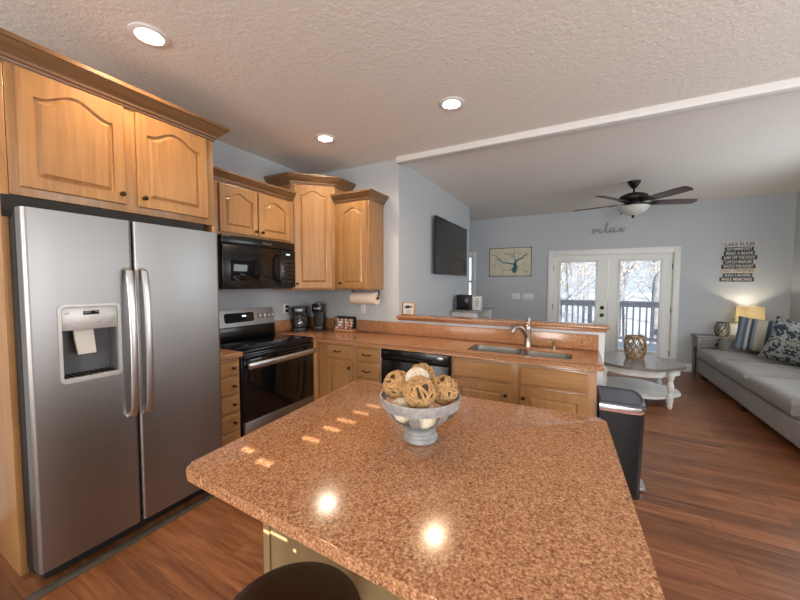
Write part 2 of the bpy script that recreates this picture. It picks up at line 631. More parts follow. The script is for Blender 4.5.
# ---------------------------------------------------------------- dimensions
ZC = 2.845      # ceiling
XA = -3.094     # range wall
YB = 3.32       # wall behind the coffee makers
XE = -1.79      # television wall
YT = 6.02       # its far end
YF = 7.243      # far wall
XR = 2.80       # right wall
YR = -2.60      # wall behind the camera
XL = -4.3

# ---------------------------------------------------------------- room shell
struct(MB().box(XL - .2, XR + .2, YR - .2, YF + .15, -.12, 0).build('floor', M['floor'], smooth=False))
ceil_ = struct(MB().box(XL - .2, XR + .2, YR - .2, YF + .15, ZC, ZC + .16).build('ceiling', M['ceiling'], smooth=False))
cc_ = MB()
for _x, _y in ((-2.13, 1.05), (-.895, 2.50), (-2.15, 2.53)): cc_.cyl((_x, _y, ZC - .05), (_x, _y, ZC + .13), .063, seg=40)
cut(ceil_, cc_.build('cutter', M['ceiling']))
struct(MB().box(XA - .12, XA, YR, YB, 0, ZC).build('wall_left', M['wall'], smooth=False))
wb = MB()
wb.box(XA - .12, XE, YB, YB + .12, 0, ZC)
wb.box(XE - .12, XE, YB + .12, YT, 0, ZC)
struct(wb.build('wall_centre', M['wall'], smooth=False))
struct(MB().box(XL - .12, XL, YB, YF, 0, ZC).build('wall_alcove', M['wall'], smooth=False))
# far wall with door opening and narrow window opening
DX0, DX1, DZ = -.49, 1.40, 2.03
WX0, WX1, WZ0, WZ1 = -2.95, -2.075, .95, 2.08
wb = MB()
T = .14
wb.box(XL, WX0, YF, YF + T, 0, ZC)
wb.box(WX0, WX1, YF, YF + T, 0, WZ0); wb.box(WX0, WX1, YF, YF + T, WZ1, ZC)
wb.box(WX1, DX0, YF, YF + T, 0, ZC)
wb.box(DX0, DX1, YF, YF + T, DZ, ZC)
wb.box(DX1, XR, YF, YF + T, 0, ZC)
struct(wb.build('wall_back', M['wall'], smooth=False))
struct(MB().box(XR, XR + .12, YR, YF, 0, ZC).build('wall_right', M['wall'], smooth=False))
# wall behind the camera, with a window and an added sheet shaping sun patches
wb = MB()
SX0, SX1, SZ0, SZ1 = -.12, .62, 1.2, 2.42
wb.box(XA, SX0, YR - .12, YR, 0, ZC); wb.box(SX1, XR, YR - .12, YR, 0, ZC)
wb.box(SX0, SX1, YR - .12, YR, 0, SZ0); wb.box(SX0, SX1, YR - .12, YR, SZ1, ZC)
struct(wb.build('wall_front', M['wall'], smooth=False))


def back_trace(p):
    k = (YR - .03 - p[1]) / SUN_D.y
    return (p[0] + SUN_D.x * k, p[2] + SUN_D.z * k)


holes = []
for (px, py, w) in ((-.835, 1.295, .085), (-.835, 1.20, .09), (-.84, 1.10, .10), (-.845, 1.01, .085), (-.85, .905, .085),
                    (-.985, .745, .06), (-.87, .715, .07)):
    holes.append((*back_trace((px, py, .914)), w * .92, .0052))
for px, pz, w in ((-.99, .535, .12), (-.86, .51, .08), (-.93, .60, .02)):
    holes.append((*back_trace((px, .85, pz)), w, .006))
for px, py in ((-1.48, 1.12), (-1.48, 1.03), (-1.49, .93)):
    holes.append((*back_trace((px, py, 0)), .06, .008))
bl = MB()
zs = sorted({SZ0, SZ1} | {h[1] - h[3] for h in holes} | {h[1] + h[3] for h in holes})
xs = sorted({SX0, SX1} | {h[0] - h[2] / 2 for h in holes} | {h[0] + h[2] / 2 for h in holes})
for i in range(len(zs) - 1):
    zc = (zs[i] + zs[i + 1]) / 2
    run = None
    for j in range(len(xs) - 1):
        xc = (xs[j] + xs[j + 1]) / 2
        open_ = any(abs(xc - h[0]) < h[2] / 2 and abs(zc - h[1]) < h[3] for h in holes)
        if not open_ and run is None: run = xs[j]
        if open_ and run is not None:
            bl.box(run, xs[j], YR - .03, YR - .025, zs[i], zs[i + 1]); run = None
    if run is not None: bl.box(run, xs[-1], YR - .03, YR - .025, zs[i], zs[i + 1])
wf = MB()
for a in ((SX0 - .07, SX0, SZ0 - .07, SZ1 + .07), (SX1, SX1 + .07, SZ0 - .07, SZ1 + .07), (SX0, SX1, SZ1, SZ1 + .07), (SX0, SX1, SZ0 - .07, SZ0)):
    wf.box(a[0], a[1], YR, YR + .015, a[2], a[3])
w2 = struct(wf.build('window_2', M['trim']))
bl.build('window_blind', M['trim'], w2, smooth=False)  # no slats: an added sheet with holes placed to throw the sun patches

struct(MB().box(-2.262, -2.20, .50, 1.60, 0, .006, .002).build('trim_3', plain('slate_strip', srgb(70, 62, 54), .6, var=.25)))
# ceiling break trim, baseboards
struct(MB().box(XE, XR, 3.255, 3.335, 2.785, ZC, .003).build('trim_1', M['trim']))
bb = MB().box(DX1 + .07, XR, YF - .015, YF, 0, .14, .004)
bb.box(XE, DX0 - .07, YF - .015, YF, 0, .14, .004)
struct(bb.build('baseboard_back', M['trim']))
struct(MB().box(XR - .015, XR, .5, YF - .015, 0, .14, .004).build('baseboard_right', M['trim']))
struct(MB().box(XE, XE + .015, YB + .14, YT, 0, .14, .004).build('baseboard_centre', M['trim']))

# far left window
wf = MB()
tw = .075
wf.box(WX0 - tw, WX0, YF - .02, YF, WZ0 - tw, WZ1 + tw, .003); wf.box(WX1, WX1 + tw, YF - .02, YF, WZ0 - tw, WZ1 + tw, .003)
wf.box(WX0, WX1, YF - .02, YF, WZ1, WZ1 + tw, .003); wf.box(WX0 - .02, WX1 + .02, YF - .05, YF, WZ0 - .03, WZ0, .003)
wf.box(WX0, WX1, YF + .03, YF + .06, 1.5, 1.54)
for x in (WX0, WX1 - .035): wf.box(x, x + .035, YF + .03, YF + .06, WZ0, WZ1)
for z in (WZ0, WZ1 - .035): wf.box(WX0, WX1, YF + .03, YF + .06, z, z + .035)
w1 = struct(wf.build('window_1', M['trim']))
MB().box(WX0, WX1, YF + .043, YF + .047, WZ0, WZ1).build('window_pane', M['glass'], w1)

# french doors
cs = MB()
for x0, x1 in ((DX0 - .075, DX0 + .012), (DX1 - .012, DX1 + .075)): cs.box(x0, x1, YF - .022, YF, 0, DZ + .085, .004)
cs.box(DX0 + .012, DX1 - .012, YF - .022, YF, DZ - .012, DZ + .085, .004)
cs.box(DX0, DX0 + .02, YF, YF + T, 0, DZ); cs.box(DX1 - .02, DX1, YF, YF + T, 0, DZ); cs.box(DX0 + .02, DX1 - .02, YF, YF + T, DZ - .02, DZ)
cs.box(DX0 + .02, DX1 - .02, YF, YF + T, 0, .02)
struct(cs.build('trim_2', M['trim']))


def leaf(n, x0, x1, gx0, gx1, handle):
    gz0, gz1 = .29, 1.885
    y0, y1 = YF + .02, YF + .065
    b = MB()
    b.box(x0, gx0, y0, y1, .02, 2.008); b.box(gx1, x1, y0, y1, .02, 2.008)
    b.box(gx0, gx1, y0, y1, .02, gz0); b.box(gx0, gx1, y0, y1, gz1, 2.008)
    d = struct(b.build('door_%d' % n, M['doorwhite'], smooth=False))
    f = MB()
    q = .038
    for a in ((gx0 - q, gx0, gz0 - q, gz1 + q), (gx1, gx1 + q, gz0 - q, gz1 + q), (gx0, gx1, gz0 - q, gz0), (gx0, gx1, gz1, gz1 + q)):
        f.box(a[0], a[1], y0 - .014, y0, a[2], a[3], .005)
    f.build('glass_moulding', M['doorwhite'], d)
    MB().box(gx0, gx1, y0 + .008, y0 + .012, gz0, gz1).build('glass_pane', M['glass'], d)
    MB().box(gx0, gx1, y1 - .012, y1 - .008, gz0, gz1).build('glass_pane', M['glass'], d)
    s = MB()
    for i in range(62):
        z = gz0 + .015 + i * (gz1 - gz0 - .02) / 62
        s.box(gx0 + .003, gx1 - .003, y0 + .0165, y0 + .0285, z, z + .0012)
    bld = s.build('window_blind', M['trim'], d, smooth=False)
    for z in (.28, 1.03, 1.78):
        hx = x0 if handle else x1
        MB().cyl((hx, y0 - .006, z - .05), (hx, y0 - .006, z + .05), .008, seg=10).build('hinge', M['fanbronze'], d)
    if handle:
        MB().lathe([(.034, 0), (.034, .012), (.014, .018), (.012, .04), (.026, .05), (.03, .062), (.024, .074), (0, .078)], (.366, y0, .895), axis='y').build('door_knob', M['black'], d)
        MB().lathe([(.033, 0), (.033, .014), (.024, .02), (.01, .022), (.01, .03), (0, .031)], (.366, y0, 1.035), axis='y').build('deadbolt', M['black'], d)
    return d


leaf(1, DX0 + .022, .452, -.337, .249, True)
leaf(2, .458, DX1 - .022, .638, 1.215, False)
MB  # noqa

# pony wall and wall plates
pw = MB().box(XE, .195, YB, YB + .12, 0, 1.072, .003)
struct(pw.build('wall_peninsula', M['ponywall']))

# ---------------------------------------------------------------- outdoors
struct(MB().box(-4.5, 5.2, YF + T, 10.6, -.16, -.06).build('deck_floor', M['deckwood'], smooth=False))
gm = MB()
N = 14
vv = [[gm.bm.verts.new((-40 + 80 * i / N, 10.6 + 60 * j / N, -2.6 - .02 * j + random.uniform(-.3, .3) + (j / N) ** 2 * 2.6)) for i in range(N + 1)] for j in range(N + 1)]
for j in range(N):
    for i in range(N): gm.bm.faces.new((vv[j][i], vv[j][i + 1], vv[j + 1][i + 1], vv[j + 1][i]))
struct(gm.build('ground', M['ground']))
rl = thing('deck_railing', 'grey wooden deck railing with square balusters outside the french doors', 'railing', (0, 10.5, -.06))
MB().box(-4.4, 5.1, -.07, .07, 1.05, 1.09, .004).build('top_rail', M['railwood'], rl)
MB().box(-4.4, 5.1, -.02, .02, .93, 1.05, .004).build('upper_rail', M['railwood'], rl)
MB().box(-4.4, 5.1, -.02, .02, .08, .16, .004).build('lower_rail', M['railwood'], rl)
for i in range(5): MB().box(-4.4 + i * 2.3, -4.3 + i * 2.3, -.05, .05, 0, 1.05, .004).build('post', M['railwood'], rl)
for i in range(66):
    x = -4.25 + i * .14
    MB().box(x, x + .035, -.018, .018, .14, .94).build('baluster', M['railwood'], rl)


def tree(x, y, h, r, leaves, seed):
    rnd = random.Random(seed)
    tr = thing('bare_tree', 'slender bare winter tree seen through the french door glass', 'tree', (x, y, -2.5), 0, 'bare trees beyond the deck')
    b = MB()
    lean = rnd.uniform(-.06, .06)
    P = [(lean * h * q + rnd.uniform(-.05, .05), rnd.uniform(-.05, .05), h * q) for q in [i / 7 for i in range(8)]]
    b.tube(P, [r * (1 - .8 * i / 7) for i in range(8)], 7)
    b.build('trunk', M['bark'], tr)
    b = MB()
    lf = MB()
    for i in range(34):
        z0 = h * rnd.uniform(.22, .95)
        a = rnd.uniform(0, 2 * pi)
        L = (h - z0) * rnd.uniform(.25, .5) + .5
        p0 = Vector((lean * z0, 0, z0)); d = Vector((cos(a), sin(a), rnd.uniform(.3, 1.1))).normalized()
        pts = [p0]
        for k in range(4):
            d = (d + Vector((rnd.uniform(-.3, .3), rnd.uniform(-.3, .3), rnd.uniform(-.1, .25)))).normalized()
            pts.append(pts[-1] + d * L / 4)
        b.tube(pts, [r * .28 * (1 - .2 * k) for k in range(5)], 4)
        for k in range(5):
            q = pts[rnd.randint(1, 4)]
            e = Vector((rnd.uniform(-1, 1), rnd.uniform(-1, 1), rnd.uniform(-.2, 1))).normalized() * L * .35
            b.tube([q, q + e * .5 + Vector((0, 0, .04)), q + e], [r * .1, r * .08, r * .04], 3)
            for m in range(leaves):
                c = q + e * rnd.random() + Vector((rnd.uniform(-.15, .15), rnd.uniform(-.15, .15), rnd.uniform(-.15, .15)))
                u = Vector((rnd.uniform(-1, 1), rnd.uniform(-1, 1), rnd.uniform(-1, 1))).normalized() * .05
                w = u.orthogonal().normalized() * .035
                lf.bm.faces.new([lf.bm.verts.new(c + p) for p in (u, w, -u, -w)])
    b.build('branches', M['bark'], tr)
    if leaves: lf.build('leaves', M['tanleaf'], tr, smooth=False)


rnd = random.Random(3)
for i in range(22):
    yy = 15 + i * 1.9
    tree((-.05, .10, .21, .00, .15, -.02, .19)[i % 7] * yy + rnd.uniform(-.02, .02) * yy, yy, rnd.uniform(9, 14), rnd.uniform(.05, .12), 3 if i % 2 else 0, i)
sn = MB()
sn.lathe([(.33, 0), (.30, 1.0), (.29, 2.6), (.28, 3.6), (.25, 4.0), (.16, 4.25), (0, 4.33)], (0, 0, 0), 18)
tag(sn.build('tree_snag', M['bark'], loc=(2.35, 13.6, -2.4)), 'broad grey round-topped tree trunk seen through the right french door', 'tree')

# ---------------------------------------------------------------- cabinets
CROWN = [(0, 0), (.010, 0), (.012, .010), (.020, .014), (.022, .026), (.030, .034), (.048, .050), (.058, .066), (.062, .072), (.070, .074), (.070, .094), (0, .094)]


def crown_prof(h, out=.07):
    return [(a * out / .07, b * h / .094) for a, b in CROWN]


def knob(parent, x, y, z, name='knob', r=.014):
    return MB().lathe([(.010, 0), (.010, .003), (.005, .006), (.005, .016), (r, .020), (r, .026), (r * .6, .030), (0, .031)], (x, y, z), 14, 'y').build(name, M['bronze'], parent)


def pull(parent, x, y, z, w=.075):
    P = [(x - w / 2, y, z), (x - w / 2, y - .02, z), (x - w / 4, y - .026, z - .004), (x, y - .027, z - .006), (x + w / 4, y - .026, z - .004), (x + w / 2, y - .02, z), (x + w / 2, y, z)]
    b = MB().tube(P, .0045, 8)
    b.sphere((x - w / 2, y - .018, z), .008, 10, 8); b.sphere((x + w / 2, y - .018, z), .008, 10, 8)
    return b.build('drawer_pull', M['bronze'], parent)


# tall panel left of the fridge and cabinet over it : local x -> world y, local -y -> world +x
R90 = pi / 2
fc = thing('wall_cabinet', 'large maple two-door cabinet surround with arched panels above the refrigerator', 'cabinet', (-2.45, .57, 1.912), R90)
W, H, Dp = 1.04, .628, .64
MB().box(0, W, 0, Dp, 0, H, .002).build('cabinet_box', M['maple'], fc)
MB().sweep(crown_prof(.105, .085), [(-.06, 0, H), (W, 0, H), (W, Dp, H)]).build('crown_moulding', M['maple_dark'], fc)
d = MB().panel(.035, .042, .440, .575, 0, .022, .058, .062).build('door', M['maple'], fc); knob(d, .448, -.022, .098)
d = MB().panel(.535, .042, .448, .575, 0, .022, .058, .062).build('door', M['maple'], fc); knob(d, .565, -.022, .098)

fp = MB()
fp.box(-.034, -.002, 0, .64, -1.912, H, .002)
fp.build('side_panel', M['maple'], fc)
MB().box(W - .022, W, 0, .64, -1.912, -.002, .002).build('side_panel', M['maple'], fc)

mc = thing('wall_cabinet', 'short maple two-door cabinet with arched panels above the black microwave', 'cabinet', (-2.764, 1.625, 1.905), R90)
W, H, Dp = 1.07, .455, .328
MB().box(0, W, 0, Dp, 0, H, .002).build('cabinet_box', M['maple'], mc)
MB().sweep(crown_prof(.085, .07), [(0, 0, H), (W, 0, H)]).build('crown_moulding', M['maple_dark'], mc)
d = MB().panel(.228, .022, .388, .415, 0, .02, .055, .05).build('door', M['maple'], mc); knob(d, .588, -.02, .065)
d = MB().panel(.632, .022, .388, .415, 0, .02, .055, .05).build('door', M['maple'], mc); knob(d, .660, -.02, .065)

# diagonal corner cabinet, local origin at left front edge of the diagonal
Dc = .655; dd = .33
x0, y0 = XA + dd, YB + .02 - Dc
x1, y1 = XA + Dc, YB + .02 - dd
Ld = math.hypot(x1 - x0, y1 - y0); aD = math.atan2(y1 - y0, x1 - x0)
cc = thing('wall_cabinet', 'tall maple corner cabinet with one arched door set diagonally', 'cabinet', (x0, y0, 1.405), aD)
H = 1.14


def loc2(p):
    v = Vector((p[0] - x0, p[1] - y0)); v.rotate(Matrix.Rotation(-aD, 2)); return (v.x, v.y)


poly = [loc2(p) for p in ((x0, y0), (x1, y1), (x1, YB - .003), (XA + .003, YB - .003), (XA + .003, y0))]
MB().prism(poly, 0, H, .001).build('cabinet_box', M['maple'], cc)
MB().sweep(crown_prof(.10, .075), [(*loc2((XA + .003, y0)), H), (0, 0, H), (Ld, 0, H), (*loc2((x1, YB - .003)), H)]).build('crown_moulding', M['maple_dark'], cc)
d = MB().panel(.028, .02, Ld - .056, H - .025, 0, .022, .06, .055).build('door', M['maple'], cc); knob(d, .056, -.022, .07)

rc = thing('wall_cabinet', 'maple single-door cabinet with exposed side above the paper towels', 'cabinet', (x1 + .002, y1, 1.412), 0)
W, H, Dp = -1.985 - x1 - .002, .95, YB - .003 - y1
MB().box(0, W, 0, Dp, 0, H, .002).build('cabinet_box', M['maple'], rc)
MB().sweep(crown_prof(.09, .07), [(0, 0, H), (W, 0, H), (W, Dp, H)]).build('crown_moulding', M['maple_dark'], rc)
d = MB().panel(.075, .016, W - .09, H - .03, 0, .022, .055, .045).build('door', M['maple'], rc); knob(d, .10, -.022, .07)

# base cabinets
GB = None
dc = thing('base_cabinet', 'narrow maple stack of small drawers between refrigerator and range', 'cabinet', (-2.49, 1.612, 0), R90)
MB().box(0, .208, 0, .60, .10, .873, .002).box(0.0, .208, .07, .6, 0, .10).build('cabinet_box', M['maple'], dc)
for z0, z1 in ((.725, .862), (.572, .716), (.420, .563), (.268, .411), (.115, .259)):
    q = MB().slab(.008, z0, .192, z1 - z0, 0, .02).build('drawer', M['maple_x'], dc)
    knob(q, .138, -.02, (z0 + z1) / 2, r=.013)

FY = 2.737
bc = thing('base_cabinet', 'maple corner base cabinet with one drawer over one raised-panel door', 'cabinet', (-2.435, FY, 0))
MB().box(0, .473, 0, .575, .10, .873, .002).box(0, .473, .07, .575, 0, .10).box(-.055, 0, -.074, 0, .10, .873, .002).build('cabinet_box', M['maple'], bc)
q = MB().slab(.112, .705, .335, .158, 0, .02).build('drawer', M['maple_x'], bc); pull(q, .265, -.02, .79)
q = MB().panel(.112, .115, .335, .572, 0, .02, .055, 0).build('door', M['maple'], bc); knob(q, .412, -.02, .632)

bd = thing('base_cabinet', 'maple base cabinet of stacked drawers left of the dishwasher', 'cabinet', (-1.960, FY, 0))
MB().box(0, .298, 0, .575, .10, .873, .002).box(0, .298, .07, .575, 0, .10).build('cabinet_box', M['maple'], bd)
for z0, z1 in ((.710, .864), (.552, .695), (.34, .537), (.115, .325)):
    q = MB().slab(.018, z0, .264, z1 - z0, 0, .02).build('drawer', M['maple_x'], bd); pull(q, .145, -.02, (z0 + z1) / 2)

sb = thing('base_cabinet', 'wide maple sink base cabinet at the peninsula end with two doors', 'cabinet', (-.958, FY, 0))
MB().box(0, 1.078, 0, .02, .10, .873, .002).box(0, .018, .02, .575, .10, .873).box(1.06, 1.078, .02, .575, .10, .873).box(.018, 1.06, .02, .575, .10, .12).box(0, 1.078, .07, .575, 0, .10).build('cabinet_box', M['maple'], sb)
for x, w in ((.018, .482), (.556, .478)):
    MB().slab(x, .693, w, .158, 0, .02).build('false_front', M['maple_x'], sb)
    q = MB().panel(x + .008, .115, w - .016, .56, 0, .02, .06, 0).build('door', M['maple'], sb)
    knob(q, x + w - .04 if x < .3 else x + .036, -.02, .60)

# counters
mk = M['counter']
ct = MB().prism(round_poly([(XA + .002, 2.662), (-2.44, 2.662), (-2.44, 2.689), (.160, 2.689), (.160, YB - .001), (XA + .002, YB - .001)], [0, 0, 0, .02, 0, 0]), .874, .914, .012, 3)
cto = ct.build('countertop', mk)
SK = [(-.845, -.432, 2.80, 3.135), (-.398, -.045, 2.80, 3.06)]
SKC = MB()
outl = round_poly([(-.85, 2.80), (-.04, 2.80), (-.04, 3.06), (-.395, 3.06), (-.43, 3.14), (-.85, 3.14)], [.06, .06, .06, .03, .03, .07])
SKC.prism(outl, .80, 1.0)
cut(cto, SKC.build('cutter', mk))
cto.data.polygons.foreach_set('use_smooth', [True] * len(cto.data.polygons)); cto.data.set_sharp_from_angle(angle=radians(35))
tag(cto, 'long speckled brown peninsula countertop holding the sink and coffee makers', 'countertop')
o = MB().box(-3.09, -.0, 0, 0, 0, 0)
o.bm.free()
bs = MB().box(XA + .027, .150, YB - .030, YB - .001, .9145, 1.046, .003).build('backsplash', mk, cto)
MB().box(XA + .002, XA + .026, 2.662, YB - .001, .9145, 1.046, .003).build('backsplash', mk, cto)
lc = tag(MB().box(XA + .002, -2.44, 1.614, 1.822, .874, .914, .006).build('countertop', mk), 'small speckled brown countertop between refrigerator and range', 'countertop')
MB().box(XA + .002, XA + .026, 1.614, 1.822, .9145, 1.046, .003).build('backsplash', mk, lc)

br_ = tag(MB().prism(round_poly([(XE + .001, 3.262), (.232, 3.262), (.232, 3.462), (XE + .001, 3.462)], [0, .02, .02, 0]), 1.1, 1.127, .009, 3).build('bar_ledge', mk), 'narrow raised speckled ledge on top of the low wall behind the sink', 'ledge')
lab(MB().box(XE + .001, .205, 3.292, 3.448, 1.073, 1.0995, .003).build('wood_trim', M['bartrim'], br_), 'brown wooden strip under the ledge')

# sink
sk = thing('kitchen_sink', 'double-bowl stainless sink set under the speckled countertop', 'sink', (0, 0, .86))
for (a, b_, c_, d_) in SK:
    m = MB()
    L = []
    for ins, z, r in ((.001, .043, .055), (.004, .041, .055), (.006, -.01, .055), (.012, -.15, .05), (.035, -.18, .04), (.12, -.184, .03)):
        L.append([(p[0], p[1], z) for p in rrect(a + ins, b_ - ins, c_ + ins, d_ - ins, max(.008, r))])
    m.loops(L, True, False)
    bw = m.build('sink_bowl', M['sinksteel'], sk)
    cx, cy = (a + b_) / 2, (c_ + d_) / 2
    MB().lathe([(.045, -.1825), (.045, -.178), (.03, -.178), (.02, -.181), (0, -.181)], (cx, cy, 0), 20).build('drain', M['nickel'], bw)

MB().box(-.430, -.400, 2.806, 3.07, .0, .042, .004).build('bowl_divider', M['sinksteel'], sk)
# faucet
fa = thing('faucet', 'brushed nickel arched kitchen faucet behind the sink', 'faucet', (-.405, 3.205, .9145))
MB().lathe([(.030, 0), (.030, .006), (.027, .012), (.024, .05), (.0235, .11), (.026, .15), (.028, .17), (.024, .19), (.015, .20), (0, .202)], seg=22).build('body', M['nickel'], fa)
q = Vector((-.62, -.78, 0)).normalized()
prof = [(0, .07), (.025, .115), (.055, .155), (.09, .178), (.125, .183), (.155, .175), (.178, .155), (.185, .140)]
MB().tube([(q.x * a, q.y * a, z) for a, z in prof], [.020, .021, .020, .019, .0185, .019, .021, .021], 14).build('spout', M['nickel'], fa)
MB().tube([(0, 0, .195), (0.002, .004, .215), (0.004, .012, .245), (.006, .018, .258)], [.014, .010, .011, .010], 12).build('lever', M['nickel'], fa)
sd = thing('soap_dispenser', 'small brushed nickel soap pump on the counter right of faucet', 'soap pump', (-.19, 3.235, .9145))
MB().lathe([(.018, 0), (.018, .006), (.011, .01), (.011, .045), (.013, .05), (.013, .062), (0, .064)], seg=16).build('body', M['nickel'], sd)
MB().tube([(0, 0, .056), (-.02, -.008, .060), (-.05, -.02, .056), (-.056, -.022, .05)], .0055, 10).build('nozzle', M['nickel'], sd)

# ---------------------------------------------------------------- refrigerator
fr = thing('refrigerator', 'stainless side-by-side refrigerator with ice and water dispenser', 'refrigerator', (-2.235, .549, 0), R90)
W = .947
MB().box(.012, W - .012, .128, .78, .03, 1.80, .004).build('fridge_case', M['blackmatte'], fr)
MB().box(.03, W - .03, .05, .12, .02, .085, .004).build('kick_grille', M['gasket'], fr)
for i, (a, b_) in enumerate(((0.0, .429), (.435, W))):
    rr = .02

    def left_col(x0_, x1_):
        return [(x0_ + rr - rr * cos(radians(t_)), rr - rr * sin(radians(t_))) for t_ in range(0, 91, 15)] + [(x1_, 0), (x1_, .070), (x0_, .070)]

    def right_col(x0_, x1_):
        return [(x0_, .070), (x0_, 0)] + [(x1_ - rr + rr * sin(radians(t_)), rr - rr * cos(radians(t_))) for t_ in range(0, 91, 15)] + [(x1_, .070)]
    dm = MB()
    if i == 0:
        dm.prism(left_col(a, .112), .085, 1.828); dm.prism(right_col(.352, b_), .085, 1.828)
        dm.box(.112, .352, 0, .070, .085, .988); dm.box(.112, .352, 0, .070, 1.365, 1.828)
    else:
        dm.prism(left_col(a, (a + b_) / 2), .085, 1.828); dm.prism(right_col((a + b_) / 2, b_), .085, 1.828)
    dr = dm.build('freezer_door' if i == 0 else 'fridge_door', M['steel'], fr)
    if i == 0:
        freezer = dr
        lin = MB().box(a + .006, .111, .0705, .124, .09, 1.82).box(.353, b_ - .003, .0705, .124, .09, 1.82)
        lin.box(.111, .353, .0705, .124, .09, .987).box(.111, .353, .0705, .124, 1.366, 1.82)
    else:
        fridged = dr
        lin = MB().box(a + .003, b_ - .006, .0705, .124, .09, 1.82)
    lin.build('door_gasket', M['gasket'], dr)
    hx = .395 if i == 0 else .470
    P = [(hx, .002, .72), (hx, -.030, .735), (hx, -.046, .80), (hx, -.056, .95), (hx, -.062, 1.14), (hx, -.058, 1.32), (hx, -.048, 1.47), (hx, -.034, 1.545), (hx, .002, 1.56)]
    P2 = []
    for j in range(len(P) - 1):
        for q in (0, .5): P2.append(tuple(P[j][m] * (1 - q) + P[j + 1][m] * q for m in range(3)))
    P2.append(P[-1])
    MB().tube(P2, [(.018, .009)] * len(P2), 12, flat=(1, 0, 0)).build('door_handle', M['steelh'], dr)
di = MB()
oc = [(p[0], p[1]) for p in rrect(.105, .359, .980, 1.373, .024)]
ic = [(p[0], p[1]) for p in rrect(.118, .346, .994, 1.360, .014)]
f0 = .0015
di.loops([[(p[0], f0, p[1]) for p in oc], [(p[0], -.007, p[1]) for p in oc], [(p[0], -.007, p[1]) for p in ic], [(p[0], .02, p[1]) for p in ic]], False)
dsp = di.build('dispenser_bezel', M['dispenser'], freezer)
MB().box(.118, .346, .0, .104, 1.242, 1.360, .004).build('control_panel', M['dispenser'], freezer)
MB().box(.118, .346, .098, .104, .994, 1.245).box(.118, .124, .012, .098, .994, 1.245).box(.340, .346, .012, .098, .994, 1.245).build('dispenser_cavity', M['cavity'], freezer)
MB().box(.202, .268, -.0015, .004, 1.318, 1.338, .001).build('display', M['blackglass'], freezer)
for k in range(5):
    for zz in (1.272,):
        MB().box(.132 + k * .042, .152 + k * .042, -.001, .003, zz, zz + .007, .001).build('button', M['galv'], freezer)
for k in range(2):
    MB().box(.132 + k * .18, .150 + k * .18, -.001, .003, 1.325, 1.332, .001).build('button', M['galv'], freezer)
pd = MB()
pd.loops([[(.176, .04, 1.241), (.254, .04, 1.241), (.254, .056, 1.241), (.176, .056, 1.241)],
          [(.178, .032, 1.19), (.256, .032, 1.19), (.256, .050, 1.19), (.178, .050, 1.19)],
          [(.184, .018, 1.115), (.256, .018, 1.115), (.256, .030, 1.115), (.184, .030, 1.115)]], True, True)
pd.build('dispenser_paddle', M['paddle'], freezer)
tr = MB()
for k in range(9): tr.box(.128 + k * .0235, .140 + k * .0235, .002, .09, 1.004, 1.010, .001)
tr.build('drip_grille', M['blackmatte'], freezer)
MB().box(.118, .346, .0, .098, .994, 1.003).build('drip_tray', M['dispenser'], freezer)
bg_ = MB().lathe([(.013, 0), (.013, .002), (.010, .003), (0, .003)], (.888, .004, 1.735), 20, 'y').build('badge', M['nickel'], fridged)
MB().box(-.01, W + .02, .20, .23, 1.801, 1.905).build('gap_shade_strip', M['gasket'], fr)  # dark strip standing in for the shade in the gap under the cabinet
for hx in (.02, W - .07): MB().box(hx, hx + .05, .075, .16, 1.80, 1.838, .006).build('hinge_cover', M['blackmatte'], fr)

# ---------------------------------------------------------------- range
rg = thing('range', 'stainless and black glass electric range between the cabinets', 'range', (-2.44, 1.828, 0), R90)
W = .826
MB().box(0, W, .03, .60, .02, .885, .003).build('range_body', M['black'], rg)
MB().box(-.0, W, .0, .60, .886, .918, .006).build('cooktop_frame', M['black'], rg)
MB().box(.02, W - .02, .03, .50, .9185, .922, .001).build('cooktop_glass', M['blackglass'], rg)
od = MB().box(.004, W - .004, .0, .034, .315, .872, .004).build('oven_door', M['blackglass'], rg)
MB().box(.004, W - .004, -.002, .03, .832, .871, .003).build('door_top_strip', M['black'], od)
HP = [(.035, .0, .79), (.035, -.036, .79)] + [(.035 + (W - .07) * q, -.044 - .012 * sin(pi * q), .79) for q in [i / 10 for i in range(11)]] + [(W - .035, -.036, .79), (W - .035, .0, .79)]
MB().tube([(W * .02, -.043, .79)] + [(W * (.02 + .96 * q), -.046 - .010 * sin(pi * q), .79) for q in [i / 10 for i in range(1, 10)]] + [(W * .98, -.043, .79)], [(.026, .009)] * 11, 14, flat=(0, 0, 1)).build('oven_handle', M['steelh'], od)
for xx in (.05, W - .05): MB().box(xx - .012, xx + .012, -.042, .001, .778, .802, .002).build('handle_bracket', M['steelh'], od)
dw_ = MB().box(.004, W - .004, .0, .034, .075, .308, .005).build('bottom_drawer', M['steel'], rg)
MB().lathe([(.012, 0), (.012, .002), (0, .0025)], (W * .52, 0, .25), 18, 'y').build('badge', M['nickel'], dw_)
MB().box(.02, W - .02, .54, .61, .92, 1.045, .004).build('backguard_base', M['black'], rg)
bgp = MB()
bgp.loops([[(.0, .575, 1.042), (W, .575, 1.042), (W, .64, 1.042), (.0, .64, 1.042)],
           [(.0, .585, 1.12), (W, .585, 1.12), (W, .64, 1.12), (.0, .64, 1.12)],
           [(.0, .60, 1.212), (W, .60, 1.212), (W, .64, 1.212), (.0, .64, 1.212)]], True, True)
cp = bgp.build('control_panel', M['steel'], rg)
ds = MB()
ds.loops([[(p[0], .5735 + (p[1] - 1.042) * .155 - .003, p[1]) for p in rrect(.235, .57, 1.085, 1.178, .02)],
          [(p[0], .578 + (p[1] - 1.042) * .15 + .01, p[1]) for p in rrect(.235, .57, 1.085, 1.178, .02)]], True, True)
dsp = ds.build('display', M['blackglass'], cp)
MB().box(.43, .475, .5825, .59, 1.137, 1.153).build('clock_digits', M['clock'], dsp)
